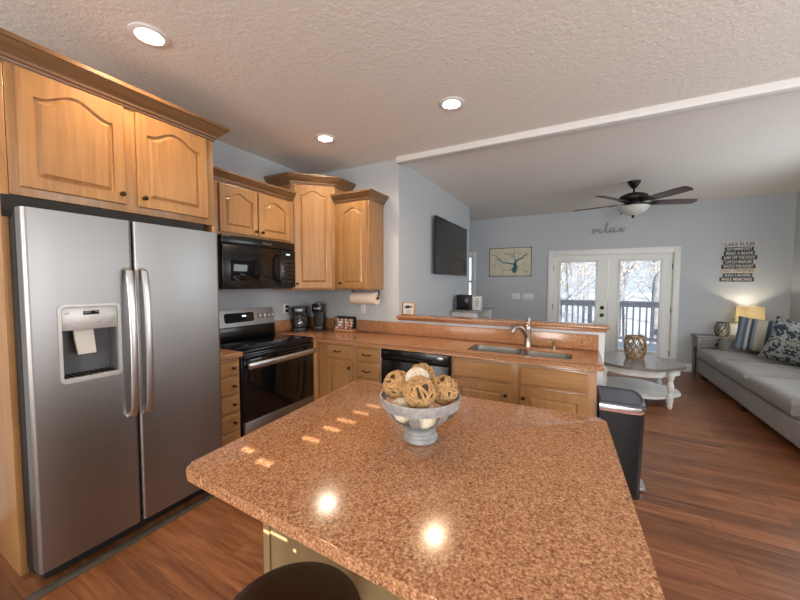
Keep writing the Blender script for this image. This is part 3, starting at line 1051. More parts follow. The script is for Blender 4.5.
for xx in (.635, .69, .745, .795, .06, .12):
    MB().lathe([(.025, 0), (.025, .006), (.021, .010), (.019, .030), (0, .032)], (xx, .588, 1.13), 18, 'y').build('control_knob', M['steelh'], cp)

# ---------------------------------------------------------------- microwave
mw = thing('microwave', 'black over-the-range microwave mounted under the short cabinet', 'microwave', (-2.70, 1.828, 1.425), R90)
W, H = .836, .476
MB().box(0, W, .03, .39, 0, H, .004).build('microwave_body', M['black'], mw)
MB().box(0, W, -.004, .032, .40, H, .008).build('vent_panel', M['black'], mw)
dm = MB().box(0, W * .765, -.010, .032, .012, .396, .008).build('microwave_door', M['black'], mw)
MB().box(.075, W * .60, -.0125, -.009, .075, .33, .002).build('door_window', M['blackglass'], dm)
MB().tube([(W * .715, -.010, .07), (W * .715, -.040, .09), (W * .715, -.050, .2), (W * .715, -.040, .315), (W * .715, -.010, .335)], [(.013, .010)] * 5, 12).build('door_handle', M['black'], dm)
kp = MB().box(W * .77, W, -.008, .032, .012, .396, .006).build('keypad_panel', M['black'], mw)
MB().box(W * .85, W * .91, -.0095, -.006, .343, .357, .001).build('display', M['clock'], kp)
for r_ in range(6):
    for c_ in range(3):
        MB().box(W * .80 + c_ * .048, W * .80 + c_ * .048 + .034, -.0095, -.006, .06 + r_ * .042, .085 + r_ * .042, .001).build('button', M['blackmatte'], kp)
text_mesh('brand_lettering', 'Whirlpool', .03, M['nickel'], mw, (W * .57, -.0045, .436), (R90, 0, 0), sx=.85, ext=.0006)

# ---------------------------------------------------------------- dishwasher
dwt = thing('dishwasher', 'black built-in dishwasher under the peninsula countertop', 'dishwasher', (-1.652, FY - .012, 0))
W = .684
MB().box(0.002, W - .002, .02, .56, .04, .868, .003).build('dishwasher_body', M['black'], dwt)
MB().box(0.004, W - .004, -.018, .02, .11, .765, .008).build('dishwasher_door', M['black'], dwt)
cpn = MB().box(0.004, W - .004, -.024, .02, .772, .866, .008).build('control_panel', M['black'], dwt)
MB().tube([(.15, -.022, .80), (.20, -.034, .795), (.34, -.038, .793), (.48, -.034, .795), (.53, -.022, .80)], [(.006, .012)] * 5, 10).build('latch_handle', M['blackmatte'], cpn)
MB().lathe([(.024, 0), (.024, .003), (.018, .007), (0, .008)], (.60, -.024, .832), 22, 'y', rx=1.35, ry=.62).build('badge', M['steelh'], cpn)
for k in range(6): MB().box(.30 + k * .03, .318 + k * .03, -.0255, -.023, .838, .848, .001).build('button', M['blackmatte'], cpn)

# ---------------------------------------------------------------- island
il = thing('kitchen_island', 'large kitchen island with speckled brown top and beige panelled base', 'island', (-.5, 1.1, 0))
pts = [(-1.075, .578), (.160, .528), (.108, 1.648), (-1.143, 1.612)]
MB().prism(round_poly([(a + .5, b_ - 1.1) for a, b_ in pts], [.045, .045, .045, .045], 8), .880, .914, .009, 3).build('island_top', mk, il)
ib = MB().box(-.545, .50, -.235, .45, .0, .879, .002).build('island_base', M['panel'], il)
MB().box(-.552, -.520, -.244, -.236, 0, .879, .002).build('corner_stile', M['panel'], il)

# bowl with decorative balls
bw = thing('pedestal_bowl', 'round galvanised metal strap bowl on a pedestal foot', 'bowl', (-.505, 1.105, .9145))
MB().lathe([(.0, 0), (.060, 0), (.064, .004), (.064, .018), (.058, .022), (.055, .026), (.058, .032), (.058, .042), (.052, .048), (.040, .052), (.040, .055), (0, .056)], seg=36).build('foot', M['galv'], bw)
MB().lathe([(.138, .130), (.142, .130), (.145, .146), (.147, .164), (.143, .165), (.141, .148)], seg=56, close=True).build('rim', M['galv'], bw)
for k in range(8):
    a = 2 * pi * (k + .35) / 8
    st = MB()
    P = []
    for r_, z in ((.030, .0585), (.058, .062), (.088, .074), (.112, .092), (.130, .112), (.138, .132), (.141, .158)):
        P.append((r_ * cos(a), r_ * sin(a), z))
    st.tube(P, [(.0015, .017)] * len(P), 8, flat=(0, 0, 1))
    st.build('strap', M['galv'], bw)


def rope_ball(loc, r, mat, core, n, rt, wob, seed, name, label, cat, group):
    rnd = random.Random(seed)
    b = MB()
    for i in range(n):
        ax = Vector((rnd.gauss(0, 1), rnd.gauss(0, 1), rnd.gauss(0, 1))).normalized()
        u = ax.orthogonal().normalized(); v_ = ax.cross(u)
        ph = rnd.uniform(0, 6.28); f = rnd.choice((5, 6, 7, 8)); ti = rnd.uniform(-.35, .35)
        P = []
        for k in range(44):
            a = 2 * pi * k / 44
            rad = r - rt + wob * sin(f * a + ph)
            d_ = (u * cos(a) + v_ * sin(a) + ax * (ti + .12 * sin(3 * a + ph))).normalized()
            P.append(d_ * rad)
        b.tube(P, rt, 6, closed=True)
    o = b.build(name, mat, loc=loc, angle=80)
    tag(o, label, cat, group)
    MB().sphere((0, 0, 0), r - rt * 1.6, 20, 12).build('ball_core', core, o)
    return o


def yarn_ball(loc, r, seed, label, group):
    rnd = random.Random(seed)
    b = MB()
    for g in range(5):
        ax = Vector((rnd.gauss(0, 1), rnd.gauss(0, 1), rnd.gauss(0, 1))).normalized()
        u = ax.orthogonal().normalized(); v_ = ax.cross(u)
        for j in range(-4, 5):
            off = j * .0095
            rr = math.sqrt(max(1e-6, (r - .004) ** 2 - off ** 2)) + g * .0006
            P = [u * cos(a) * rr + v_ * sin(a) * rr + ax * off for a in [2 * pi * k / 40 for k in range(40)]]
            b.tube(P, .0045, 5, closed=True)
    o = b.build('yarn_ball', M['yarn'], loc=loc, angle=80)
    tag(o, label, 'decorative ball', group)
    MB().sphere((0, 0, 0), r - .007, 20, 12).build('ball_core', M['yarn'], o)


RB = 'decorative balls in the pedestal bowl'
rope_ball((-.590, 1.090, 1.105), .052, M['vine'], M['vinecore'], 20, .0054, .004, 1, 'rope_ball', 'woven tan rope ball at the left side of the bowl', 'decorative ball', RB)
rope_ball((-.535, 1.185, 1.120), .050, M['vine'], M['vinecore'], 20, .0054, .004, 2, 'rope_ball', 'woven tan rope ball at the back of the bowl, partly hidden', 'decorative ball', RB)
rope_ball((-.478, 1.040, 1.108), .055, M['vine'], M['vinecore'], 21, .0054, .004, 3, 'rope_ball', 'woven tan rope ball at the front, nearest in the bowl', 'decorative ball', RB)
rope_ball((-.425, 1.130, 1.100), .051, M['vine'], M['vinecore'], 20, .0054, .004, 4, 'rope_ball', 'woven tan rope ball at the right side of the bowl', 'decorative ball', RB)
yarn_ball((-.518, 1.108, 1.128), .045, 5, 'cream yarn ball on top between the woven rope balls', RB)
yarn_ball((-.545, 1.040, 1.036), .042, 6, 'cream yarn ball low in the bowl, behind the left front strap', RB)
yarn_ball((-.462, 1.045, 1.030), .042, 8, 'cream yarn ball low in the bowl, beneath the front rope ball', RB)

# stool
sl = thing('bar_stool', 'round dark brown wooden stool tucked under the island overhang', 'stool', (-.615, .575, 0))
MB().lathe([(0, .605), (.16, .605), (.178, .615), (.183, .632), (.178, .646), (.150, .652), (0, .646)], seg=48).build('seat', M['stoolwood'], sl)
for k in range(4):
    a = pi / 4 + k * pi / 2
    MB().tube([(.185 * cos(a), .185 * sin(a), 0), (.155 * cos(a), .155 * sin(a), .3), (.115 * cos(a), .115 * sin(a), .606)], [.016, .019, .017], 12).build('leg', M['stoolwood'], sl)
for k in range(4):
    a, b_ = pi / 4 + k * pi / 2, pi / 4 + (k + 1) * pi / 2
    z = .22 + .05 * (k % 2)
    MB().tube([(.162 * cos(a), .162 * sin(a), z), (.162 * cos(b_), .162 * sin(b_), z)], .010, 10).build('rung', M['stoolwood'], sl)

# ---------------------------------------------------------------- counter items
cm = thing('coffee_maker', 'small black drip coffee maker with glass carafe in the corner', 'coffee maker', (-2.955, 2.985, .9145), radians(38))
MB().prism(rrect(-.085, .085, -.10, .10, .03), 0, .035, .004).build('base', M['blackmatte'], cm)
MB().prism(rrect(-.085, .085, .02, .10, .025), .0355, .215, .002).build('water_tank', M['blackmatte'], cm)
MB().prism(rrect(-.085, .085, -.09, .10, .03), .2155, .285, .006).build('brew_head', M['blackmatte'], cm)
MB().box(-.04, .04, -.0925, -.089, .235, .262, .001).build('badge', M['galv'], cm)
cf = MB().lathe([(.0, .0365), (.052, .0365), (.060, .06), (.062, .10), (.052, .15), (.038, .175), (.040, .185)], (0, -.035, 0), 26).build('carafe', M['jarglass'], cm)
MB().lathe([(.042, .185), (.042, .20), (.0, .204)], (0, -.035, 0), 22).build('carafe_lid', M['blackmatte'], cf)
MB().tube([(.040, -.045, .18), (.085, -.06, .17), (.088, -.062, .10), (.055, -.05, .07)], .007, 8).build('carafe_handle', M['blackmatte'], cf)

pb = thing('coffee_maker', 'tall slim black single-serve coffee brewer beside the drip coffee maker', 'coffee maker', (-2.80, 3.145, .9145), radians(28))
MB().prism(rrect(-.07, .07, -.09, .09, .035), 0, .03, .004).build('base', M['blackmatte'], pb)
MB().prism(rrect(-.068, .068, -.02, .09, .03), .0305, .22, .002).build('column', M['blackmatte'], pb)
MB().prism(rrect(-.07, .07, -.088, .09, .04), .2205, .315, .004).build('brew_head', M['black'], pb)
MB().lathe([(.05, 0), (.052, .012), (.044, .018), (0, .018)], (0, -.02, .315), 26).build('lid_ring', M['nickel'], pb)
MB().prism(rrect(-.05, .05, -.088, .0, .02), .0305, .04, .002).build('drip_tray', M['nickel'], pb)
MB().box(-.04, .04, -.0895, -.087, .255, .275, .001).build('badge', M['galv'], pb)
# cord from the outlet
pl = MB()
pl.box(XA + .0075, XA + .035, 2.885, 2.915, 1.185, 1.215, .003)
pl.box(XA + .0075, XA + .035, 2.885, 2.915, 1.135, 1.165, .003)
pl.tube([(XA + .034, 2.90, 1.20), (XA + .055, 2.93, 1.17), (XA + .05, 2.95, 1.08), (XA + .045, 2.95, .99), (XA + .05, 2.955, .925), (XA + .06, 2.965, .9235)], .004, 8)
pl.tube([(XA + .034, 2.90, 1.15), (XA + .05, 2.91, 1.12), (XA + .045, 2.94, 1.0), (XA + .04, 3.02, .925), (XA + .08, 3.12, .922)], .004, 8)
tag(pl.build('power_cord', M['rubber']), 'black power cords plugged into the wall outlet beside the coffee makers', 'cord')

kr = thing('pod_rack', 'small black wire rack of colourful coffee pods on a wooden base', 'pod rack', (-2.455, 3.215, .9145), radians(6))
MB().box(-.125, .125, -.05, .05, 0, .022, .003).build('wooden_base', M['lightwood'], kr)
fm = MB()
for x in (-.122, .122):
    for y in (-.042, .042): fm.cyl((x, y, .022), (x, y, .165), .0025, seg=6)
for z in (.03, .095, .165):
    for y in (-.042, .042): fm.cyl((-.122, y, z), (.122, y, z), .0022, seg=6)
    for x in (-.122, .122): fm.cyl((x, -.042, z), (x, .042, z), .0022, seg=6)
fm.box(-.122, .122, .036, .040, .03, .165)
fm.box(-.124, .124, -.044, .044, .163, .170, .002)
fm.build('wire_frame', M['blackmatte'], kr)
cols = [srgb(226, 214, 190), srgb(196, 110, 96), srgb(92, 104, 140), srgb(236, 232, 224), srgb(128, 104, 92), srgb(176, 180, 186), srgb(222, 190, 150), srgb(232, 226, 218), srgb(204, 150, 150)]
pmats = [plain('pod_%d' % i, c, .4) for i, c in enumerate(cols)]
rnd = random.Random(4)
k = 0
for r_ in range(4):
    for c_ in range(9):
        x = -.094 + c_ * .0255 + rnd.uniform(-.003, .003)
        z = .0395 + r_ * .032
        o = MB().lathe([(.010, 0), (.0145, .028), (.0155, .029), (.0155, .031), (0, .032)], (0, 0, 0), 10, 'y').build('coffee_pod', pmats[(k * 5 + rnd.randint(0, 3)) % len(pmats)], loc=(-2.455 + x * cos(radians(6)) + .02 * sin(radians(6)), 3.215 + x * sin(radians(6)) - .012, .9145 + z), rot=(0, 0, radians(6)))
        tag(o, 'small coffee pod packed in the wire rack by the backsplash', 'coffee pod', 'coffee pods in the wire rack')
        k += 1

pt = thing('paper_towel_holder', 'paper towel holder mounted under the right wall cabinet', 'holder', (-2.12, 3.17, 1.412))
MB().box(-.195, .16, -.012, .012, -.006, -.0005, .002).build('mounting_bar', M['bronze'], pt)
MB().cyl((-.192, 0, -.1), (.168, 0, -.1), .007, seg=12).build('rod', M['bronze'], pt)
MB().box(.158, .164, -.012, .012, -.11, -.006, .002).build('bracket', M['bronze'], pt)
MB().box(-.197, -.191, -.012, .012, -.11, -.006, .002).build('bracket', M['bronze'], pt)
pr = MB().lathe([(.019, -.183), (.067, -.183), (.068, -.18), (.068, .137), (.067, .14), (.019, .14)], (-2.12, 3.17, 1.312), 36, 'x', close=True)
tag(pr.build('paper_towel_roll', M['paper']), 'beige paper towel roll hanging under the right wall cabinet', 'paper towels')


def plate(name, label, loc, rz, gangs, toggles=True):
    w = .07 + .046 * (gangs - 1)
    p = thing(name, label, 'switch plate' if toggles else 'outlet', loc, rz)
    MB().box(-w / 2, w / 2, -.006, 0, -.06, .06, .003).build('cover_plate', M['plate'], p)
    for g in range(gangs):
        x = (g - (gangs - 1) / 2) * .046
        if toggles: MB().box(x - .016, x + .016, -.009, -.006, -.033, .033, .002).build('rocker', M['plate'], p)
        else:
            for z in (-.022, .022): MB().lathe([(.016, 0), (.016, .002), (0, .002)], (x, -.006, z), 16, 'y').build('socket', M['plate'], p)


plate('wall_outlet', 'white wall outlet with black plugs on the range wall', (XA, 2.895, 1.175), R90, 1, False)
plate('wall_outlet', 'white wall outlet on the wall below the paper towel roll', (-2.265, YB, 1.18), 0, 1, False)
plate('wall_switch', 'white switch plate on the far wall, left one of the pair', (-1.165, YF, 1.215), 0, 3)
plate('wall_switch', 'white switch plate on the far wall, nearer the french doors', (-.925, YF, 1.215), 0, 4)

pf = thing('picture_frame', 'small wood-edged frame with a dark blue whale on the bar ledge', 'picture frame', (-1.708, 3.40, 1.1275), 0)
MB().box(-.072, .072, 0, .03, 0, .135, .003).build('frame', M['lightwood'], pf)
pm_ = MB().box(-.063, .063, -.0015, 0, .009, .126).build('print', M['printwhite'], pf)
MB().prism_y([(-.045, .078), (-.038, .092), (-.02, .104), (.0, .106), (.02, .098), (.035, .094), (.05, .108), (.052, .094), (.045, .084), (.03, .078), (.005, .070), (-.03, .068)], -.0028, -.0015).build('whale_drawing', M['ink'], pm_)
for k, w in enumerate((.07, .05)): MB().box(-w / 2, w / 2, -.0026, -.0015, .026 + k * .018, .031 + k * .018).build('lettering_line', M['ink'], pm_)

# ---------------------------------------------------------------- trash can
tc = thing('trash_can', 'black step trash can with grey lid and silver band', 'trash can', (.28, 2.93, 0))
def binshape(k, ry=.215):
    P = [(-.14 * k, -ry * k), (.05 * k, -ry * k)]
    for i in range(9):
        a = -pi / 2 + pi * i / 8
        P.append((.05 * k + .095 * k * (max(0, cos(a)) ** .55), ry * k * (1 if sin(a) > 0 else -1) * abs(sin(a)) ** .8))
    P += [(.05 * k, ry * k), (-.14 * k, ry * k)]
    out = []
    for p in P:
        if not out or (Vector(p) - Vector(out[-1])).length > 1e-3: out.append(p)
    return out
MB().loops([[(x, y, .02) for x, y in binshape(.90)], [(x, y, .3) for x, y in binshape(.95)], [(x, y, .598) for x, y in binshape(.99)]], True, True).build('bin_body', M['blackbin'], tc)
MB().prism(binshape(1.0), .61, .642, .002).build('silver_band', M['steelh'], tc)
MB().prism(binshape(.985), .598, .61).build('bag_edge', M['pink'], tc)
MB().loops([[(x, y, .642) for x, y in binshape(1.0)], [(x, y, .655) for x, y in binshape(.99)], [(x, y, .664) for x, y in binshape(.93)], [(x, y, .664) for x, y in binshape(.88)], [(x, y, .656) for x, y in binshape(.85)]], True, True).build('lid', M['binlid'], tc)
MB().prism(binshape(.93), .0, .02, .003).build('base_ring', M['rubber'], tc)
MB().prism(rrect(.11, .165, -.07, .07, .012), .012, .03, .004).build('pedal', M['steelh'], tc)

# ---------------------------------------------------------------- recessed lights
def can(x, y, mat, label, energy, colr):
    c = thing('recessed_light', label, 'ceiling light', (x, y, ZC))
    MB().lathe([(.060, -.001), (.095, -.001), (.095, -.005), (.085, -.010), (.068, -.010), (.060, -.004)], seg=40, close=True).build('trim_ring', M['trim'], c)
    MB().lathe([(.060, .0), (.062, .0), (.060, .115), (0, .117), (0, .115), (.058, .113)], seg=40, close=True).build('housing', M['canwhite'], c)
    MB().lathe([(.0, .030), (.030, .033), (.048, .045), (.050, .060), (.030, .10), (.0, .112)], seg=32).build('bulb', mat, c)
    l = lamp('recessed_lamp', 'AREA', (x, y, ZC + .022), energy, colr, (0, 0, -1), .10, shape='DISK')
    l.parent = c; l.matrix_parent_inverse = Matrix.Translation((-x, -y, -ZC))


can(-2.13, 1.05, M['can_warm'], 'round recessed ceiling light nearest the refrigerator', 11, (1, .72, .44))
can(-.895, 2.50, M['can_warm'], 'round recessed ceiling light above the peninsula, near the ceiling trim', 11, (1, .74, .48))
can(-2.15, 2.53, M['can_cool'], 'round recessed ceiling light in front of the corner cabinet', 11, (1, .84, .64))

# ---------------------------------------------------------------- ceiling fan
fn = thing('ceiling_fan', 'dark bronze five-blade ceiling fan with frosted glass bowl', 'ceiling fan', (.60, 5.5, ZC))
MB().lathe([(.075, 0), (.075, -.012), (.066, -.03), (.040, -.075), (.020, -.095), (0, -.095)], seg=28).build('canopy', M['fanbronze'], fn)
MB().cyl((0, 0, -.09), (0, 0, -.17), .012, seg=14).build('downrod', M['fanbronze'], fn)
MB().lathe([(.02, -.145), (.03, -.15), (.10, -.165), (.155, -.19), (.170, -.215), (.165, -.245), (.12, -.265), (.10, -.29), (.095, -.32), (.075, -.335), (0, -.335)], seg=36).build('motor_housing', M['fanbronze'], fn)
bwl = MB().lathe([(.175, -.335), (.18, -.34), (.175, -.352), (.150, -.39), (.105, -.425), (.05, -.445), (0, -.45)], seg=36).build('glass_bowl', M['frost'], fn)
MB().lathe([(.02, -.445), (.018, -.46), (.010, -.475), (.006, -.485), (0, -.492)], seg=16).build('finial', M['fanbronze'], fn)
MB().cyl((.02, 0, -.45), (.02, 0, -.60), .0015, seg=5).build('pull_chain', M['nickel'], fn)
for k in range(5):
    a = radians(20 + 72 * k)
    bl = MB()
    P = [(.20, -.05), (.26, -.062), (.60, -.072), (.725, -.068), (.75, -.03), (.75, .03), (.725, .068), (.60, .072), (.26, .062), (.20, .05)]
    bl.prism(P, -.005, .005, .002)
    b_ = bl.build('fan_blade', M['blade'], fn, loc=(0, 0, -.285))
    b_.rotation_euler = (Matrix.Rotation(a, 3, 'Z') @ Matrix.Rotation(radians(-13), 3, 'X')).to_euler()
    MB().loops([[(.09, -.02, -.004), (.09, .02, -.004), (.09, .02, .004), (.09, -.02, .004)],
                [(.18, -.015, -.008), (.18, .015, -.008), (.18, .015, -.002), (.18, -.015, -.002)],
                [(.28, -.045, -.012), (.28, .045, -.012), (.28, .045, -.006), (.28, -.045, -.006)]], True, True).build('blade_iron', M['fanbronze'], b_)

# ---------------------------------------------------------------- television and console
tv = thing('television', 'black flat-screen television mounted on the wall left of the far room', 'television', (-1.712, 4.92, 2.0), R90)
MB().box(-.69, .69, 0, .03, -.39, .39, .004).build('tv_case', M['blackmatte'], tv)
MB().box(-.682, .682, -.002, -.0002, -.378, .382).build('screen', M['tvscreen'], tv)
MB().box(-.2, .2, .03, .076, -.15, .15, .004).build('wall_mount', M['blackmatte'], tv)

ck = thing('console_cabinet', 'tall whitewashed console cabinet against the wall beneath the television', 'cabinet', (-1.785, 5.02, 0))
MB().box(0, .46, -.02, .90, 1.035, 1.06, .004).build('top', M['greywash'], ck)
MB().box(.015, .035, .0, .88, 0, 1.035, .002).build('back_panel', M['whitewash'], ck)
MB().box(.036, .43, .0, .02, 0, 1.035, .002).build('side_panel', M['whitewash'], ck)
MB().box(.036, .43, .86, .88, 0, 1.035, .002).build('side_panel', M['whitewash'], ck)
for z in (.08, .52, .88): MB().box(.036, .42, .021, .859, z, z + .02, .002).build('shelf', M['whitewash'], ck)
for y in (.22, .66):
    q = MB().panel(y - .18, .12, .36, .38, 0, .018, .05, 0).build('door', M['whitewash'], ck, loc=(.42, 0, 0), rot=(0, 0, R90))
    knob(q, y + .14 if y < .4 else y - .14, -.018, .31)
sp = thing('speaker', 'black box-shaped speaker on the console cabinet', 'speaker', (-1.62, 5.2, 1.0605))
MB().box(-.105, .105, -.08, .08, 0, .24, .012).build('speaker_box', M['blackmatte'], sp)
MB().box(-.09, .09, -.084, -.0805, .02, .22, .002).build('speaker_grille', M['black'], sp)
MB().tube([(-.1, .05, .20), (-.135, .03, .22), (-.15, .0, .16), (-.148, -.02, .06), (-.13, -.03, .006)], .003, 6).build('cable', M['rubber'], sp)
ws = thing('framed_sign', 'small white framed text sign standing beside the black speaker', 'sign', (-1.405, 5.16, 1.0605))
MB().box(-.07, .07, 0, .025, 0, .225, .004).build('frame', M['printwhite'], ws)
pp = MB().box(-.055, .055, -.0015, -.0002, .015, .21).build('print', M['plate'], ws)
for k, w in enumerate((.03, .06, .05, .07, .04)): MB().box(-w / 2, w / 2, -.0025, -.0015, .05 + k * .03, .06 + k * .03).build('lettering_line', M['printdark'], pp)

# ---------------------------------------------------------------- far wall decor
mp_ = thing('map_art', 'beige lake map with teal river hung on the far wall', 'wall art', (-1.293, YF, 1.92))
MB().box(-.42, .42, -.02, -.001, -.295, .295, .004).build('canvas_edge', M['mapedge'], mp_)
cv = MB().prism_y(rrect(-.408, .408, -.283, .283, .03), -.022, -.019).build('canvas', M['mapcanvas'], mp_)
rv = MB()
def river(pts, w0, w1):
    n = len(pts)
    # smooth by subdividing with jitter
    P = []
    rr = random.Random(int(abs(pts[0][0] * 1000)))
    for i in range(n - 1):
        for q in (0, .33, .66):
            P.append((pts[i][0] * (1 - q) + pts[i + 1][0] * q + rr.uniform(-.008, .008), pts[i][1] * (1 - q) + pts[i + 1][1] * q + rr.uniform(-.008, .008)))
    P.append(pts[-1])
    m = len(P)
    rv.tube([(p[0], -.0225, p[1]) for p in P], [(w0 + (w1 - w0) * i / m, .0012) for i in range(m)], 6, flat=(0, 0, 1))
river([(.10, -.20), (.12, -.12), (.09, -.05), (.13, .02), (.22, .06), (.28, .12), (.36, .15)], .030, .006)
river([(.10, -.22), (.07, -.16), (.12, -.1), (.10, -.02)], .034, .03)
river([(.10, -.06), (.02, -.03), (-.06, -.02), (-.14, -.01), (-.20, .04), (-.24, .10), (-.30, .14), (-.36, .16)], .014, .005)
river([(-.20, .05), (-.28, .06), (-.33, .09)], .008, .003)
river([(.11, 0), (.10, .08), (.06, .13), (.09, .18), (.10, .23)], .011, .004)
river([(.08, .11), (.02, .12), (-.02, .15)], .008, .003)
river([(.13, -.10), (.05, -.14), (.0, -.17)], .010, .004)
rv.build('river', M['river'], cv)
for k, (x, z, w) in enumerate(((-.34, -.06, .03), (-.34, -.08, .05), (-.15, -.17, .13), (-.12, .18, .18), (-.12, .16, .12), (.26, -.2, .12))):
    MB().box(x, x + w, -.0226, -.0215, z, z + .006).build('map_lettering', M['riverdark'], cv)

rx = thing('word_sign', 'white wire script sign reading relax above the french doors', 'sign', (.466, YF, 2.45))
strokes = [
    [(-.27, -.035), (-.255, .02), (-.245, .03), (-.24, .0), (-.235, -.045), (-.225, .0), (-.205, .028), (-.19, .02)],
    [(-.19, .02), (-.195, .0), (-.165, -.012), (-.145, .0), (-.14, .018), (-.155, .026), (-.17, .01), (-.168, -.025), (-.148, -.042), (-.12, -.03), (-.095, 0), (-.065, .05), (-.045, .10), (-.045, .115), (-.058, .11), (-.068, .06), (-.07, 0), (-.062, -.035), (-.045, -.04), (-.02, -.02), (.0, .01)],
    [(.04, .02), (.02, .026), (0, .01), (-.005, -.02), (.01, -.04), (.035, -.03), (.048, .0), (.05, .024), (.05, -.01), (.058, -.036), (.08, -.036), (.10, -.015), (.125, .022), (.14, .02), (.15, -.01), (.165, -.036), (.19, -.032)],
    [(.20, .026), (.17, .005), (.15, -.015), (.125, -.04)]]


def smooth(P, n=4):
    out = []
    for i in range(len(P) - 1):
        p0, p1, p2, p3 = (Vector(P[max(i - 1, 0)]), Vector(P[i]), Vector(P[i + 1]), Vector(P[min(i + 2, len(P) - 1)]))
        for k in range(n):
            t_ = k / n
            out.append(.5 * ((2 * p1) + (p2 - p0) * t_ + (2 * p0 - 5 * p1 + 4 * p2 - p3) * t_ ** 2 + (3 * p1 - p0 - 3 * p2 + p3) * t_ ** 3))
    out.append(Vector(P[-1]))
    return out


sm = MB()
for S in strokes: sm.tube([(p.x * 1.12, -.018, p.y * 1.12) for p in smooth(S)], .0075, 7)
sm.build('script_wire', M['wirewhite'], rx)

sg = thing('plank_sign', 'stack of painted wooden planks listing lake rules on the far wall', 'sign', (2.195, YF, 1.52))
rows = [('MAKE MEMORIES', 0, -.215, .185), ('BUILD A BONFIRE', 0, -.175, .165), ('GO FISHING', 2, -.195, .20), ('WATCH THE SUNSET', 0, -.20, .195), ('CATCH FIREFLIES', 0, -.18, .165),
        ('JUMP OFF THE DOCK', 0, -.20, .21), ('READ A BOOK', 0, -.175, .18), ('GO BAREFOOT', 3, -.165, .165), ('LAKE RULES', 1, -.185, .195)]
for k, (tx, st, a, b_) in enumerate(rows):
    z0 = k * .0685; h = .064 if k < 8 else .07
    board = [M['printdark'], M['printwhite'], M['printcream'], M['printdark']][st]
    ink = [M['printwhite'], M['printdark'], M['endtable'], M['printwhite']][st]
    pk = MB().box(a, b_, -.016, -.001, z0, z0 + h, .002).build('plank', board, sg)
    tsz = .058 if k < 8 else .068
    tm = text_mesh('lettering', tx, tsz, ink, pk, ((a + b_) / 2, -.0165, z0 + h / 2), (R90, 0, 0), ext=.001, bold=.0012)
    xs_ = [v.co.x for v in tm.data.vertices]
    wd = max(xs_) - min(xs_)
    tgt = (b_ - a) * .90
    for v in tm.data.vertices: v.co.x *= tgt / wd

# ---------------------------------------------------------------- coffee table
cx, cy = .635, 5.29
cf = thing('coffee_table', 'oval white coffee table with weathered grey top and turned legs', 'coffee table', (cx, cy, 0))


def oval(rx_, ry_, sc_=.03, n=72):
    P = []
    for i in range(n):
        a = 2 * pi * i / n
        k = 1 + sc_ * cos(4 * a) - sc_ * .6 * cos(8 * a)
        P.append((rx_ * k * cos(a), ry_ * k * sin(a)))
    return P


MB().prism(oval(.525, .49), .462, .492, .008, 3).build('tabletop', M['tabletop'], cf)
MB().prism(oval(.47, .435), .375, .4615).build('apron', M['whitewash'], cf)
MB().prism(oval(.485, .43), .115, .14, .006).build('shelf', M['whitewash'], cf)
prof = [(.0, 0), (.018, 0), (.026, .02), (.030, .045), (.020, .06), (.034, .072), (.036, .145), (.026, .155), (.030, .165), (.020, .18), (.030, .22), (.036, .26), (.032, .30), (.022, .335), (.030, .345), (.030, .355), (.036, .362), (.036, .44), (0, .44)]
for sx in (-1, 1):
    for sy in (-1, 1):
        MB().lathe(prof, (sx * .335, sy * .315, 0), 20).build('leg', M['whitewash'], cf)


def lattice_jar(name, label, loc, r, h, mat, nst, group=None):
    v = thing(name, label, 'candle holder', loc, 0, group)
    def R(q): return r * (.62 + .38 * sin(pi * (.08 + .84 * q)) ** .8)
    MB().lathe([(R(q) * .93 if 0 < i else .0, h * q) for i, q in enumerate([0, .01, .1, .2, .35, .5, .65, .8, .9, .97])], seg=28).build('glass_jar', M['jarglass'], v)
    b = MB()
    for s_ in (-1, 1):
        for k in range(nst):
            a0 = 2 * pi * k / nst
            P = [(R(q) * cos(a0 + s_ * q * 1.5), R(q) * sin(a0 + s_ * q * 1.5), h * q) for q in [i / 10 for i in range(11)]]
            b.tube(P, r * .055, 6)
    for q in (.02, .98):
        b.tube([(R(q) * cos(a), R(q) * sin(a), h * q) for a in [2 * pi * i / 28 for i in range(28)]], r * .07, 6, closed=True)
    b.build('lattice', mat, v)
    MB().lathe([(0, h * .02), (r * .36, h * .02), (r * .36, h * .42), (0, h * .42)], seg=18).build('candle', M['candle'], v)
    return v


lattice_jar('wicker_lantern', 'round tan wicker lantern with glass jar on the coffee table', (.665, 5.40, .4925), .122, .30, M['wicker'], 10)

# ---------------------------------------------------------------- sofa
SX = 1.655
sf = thing('sofa', 'long grey upholstered three-seat sofa along the right wall', 'sofa', (SX, 5.36, 0))
# local: x to the wall (0 front .. 1.12), y from -1.45 to 1.45


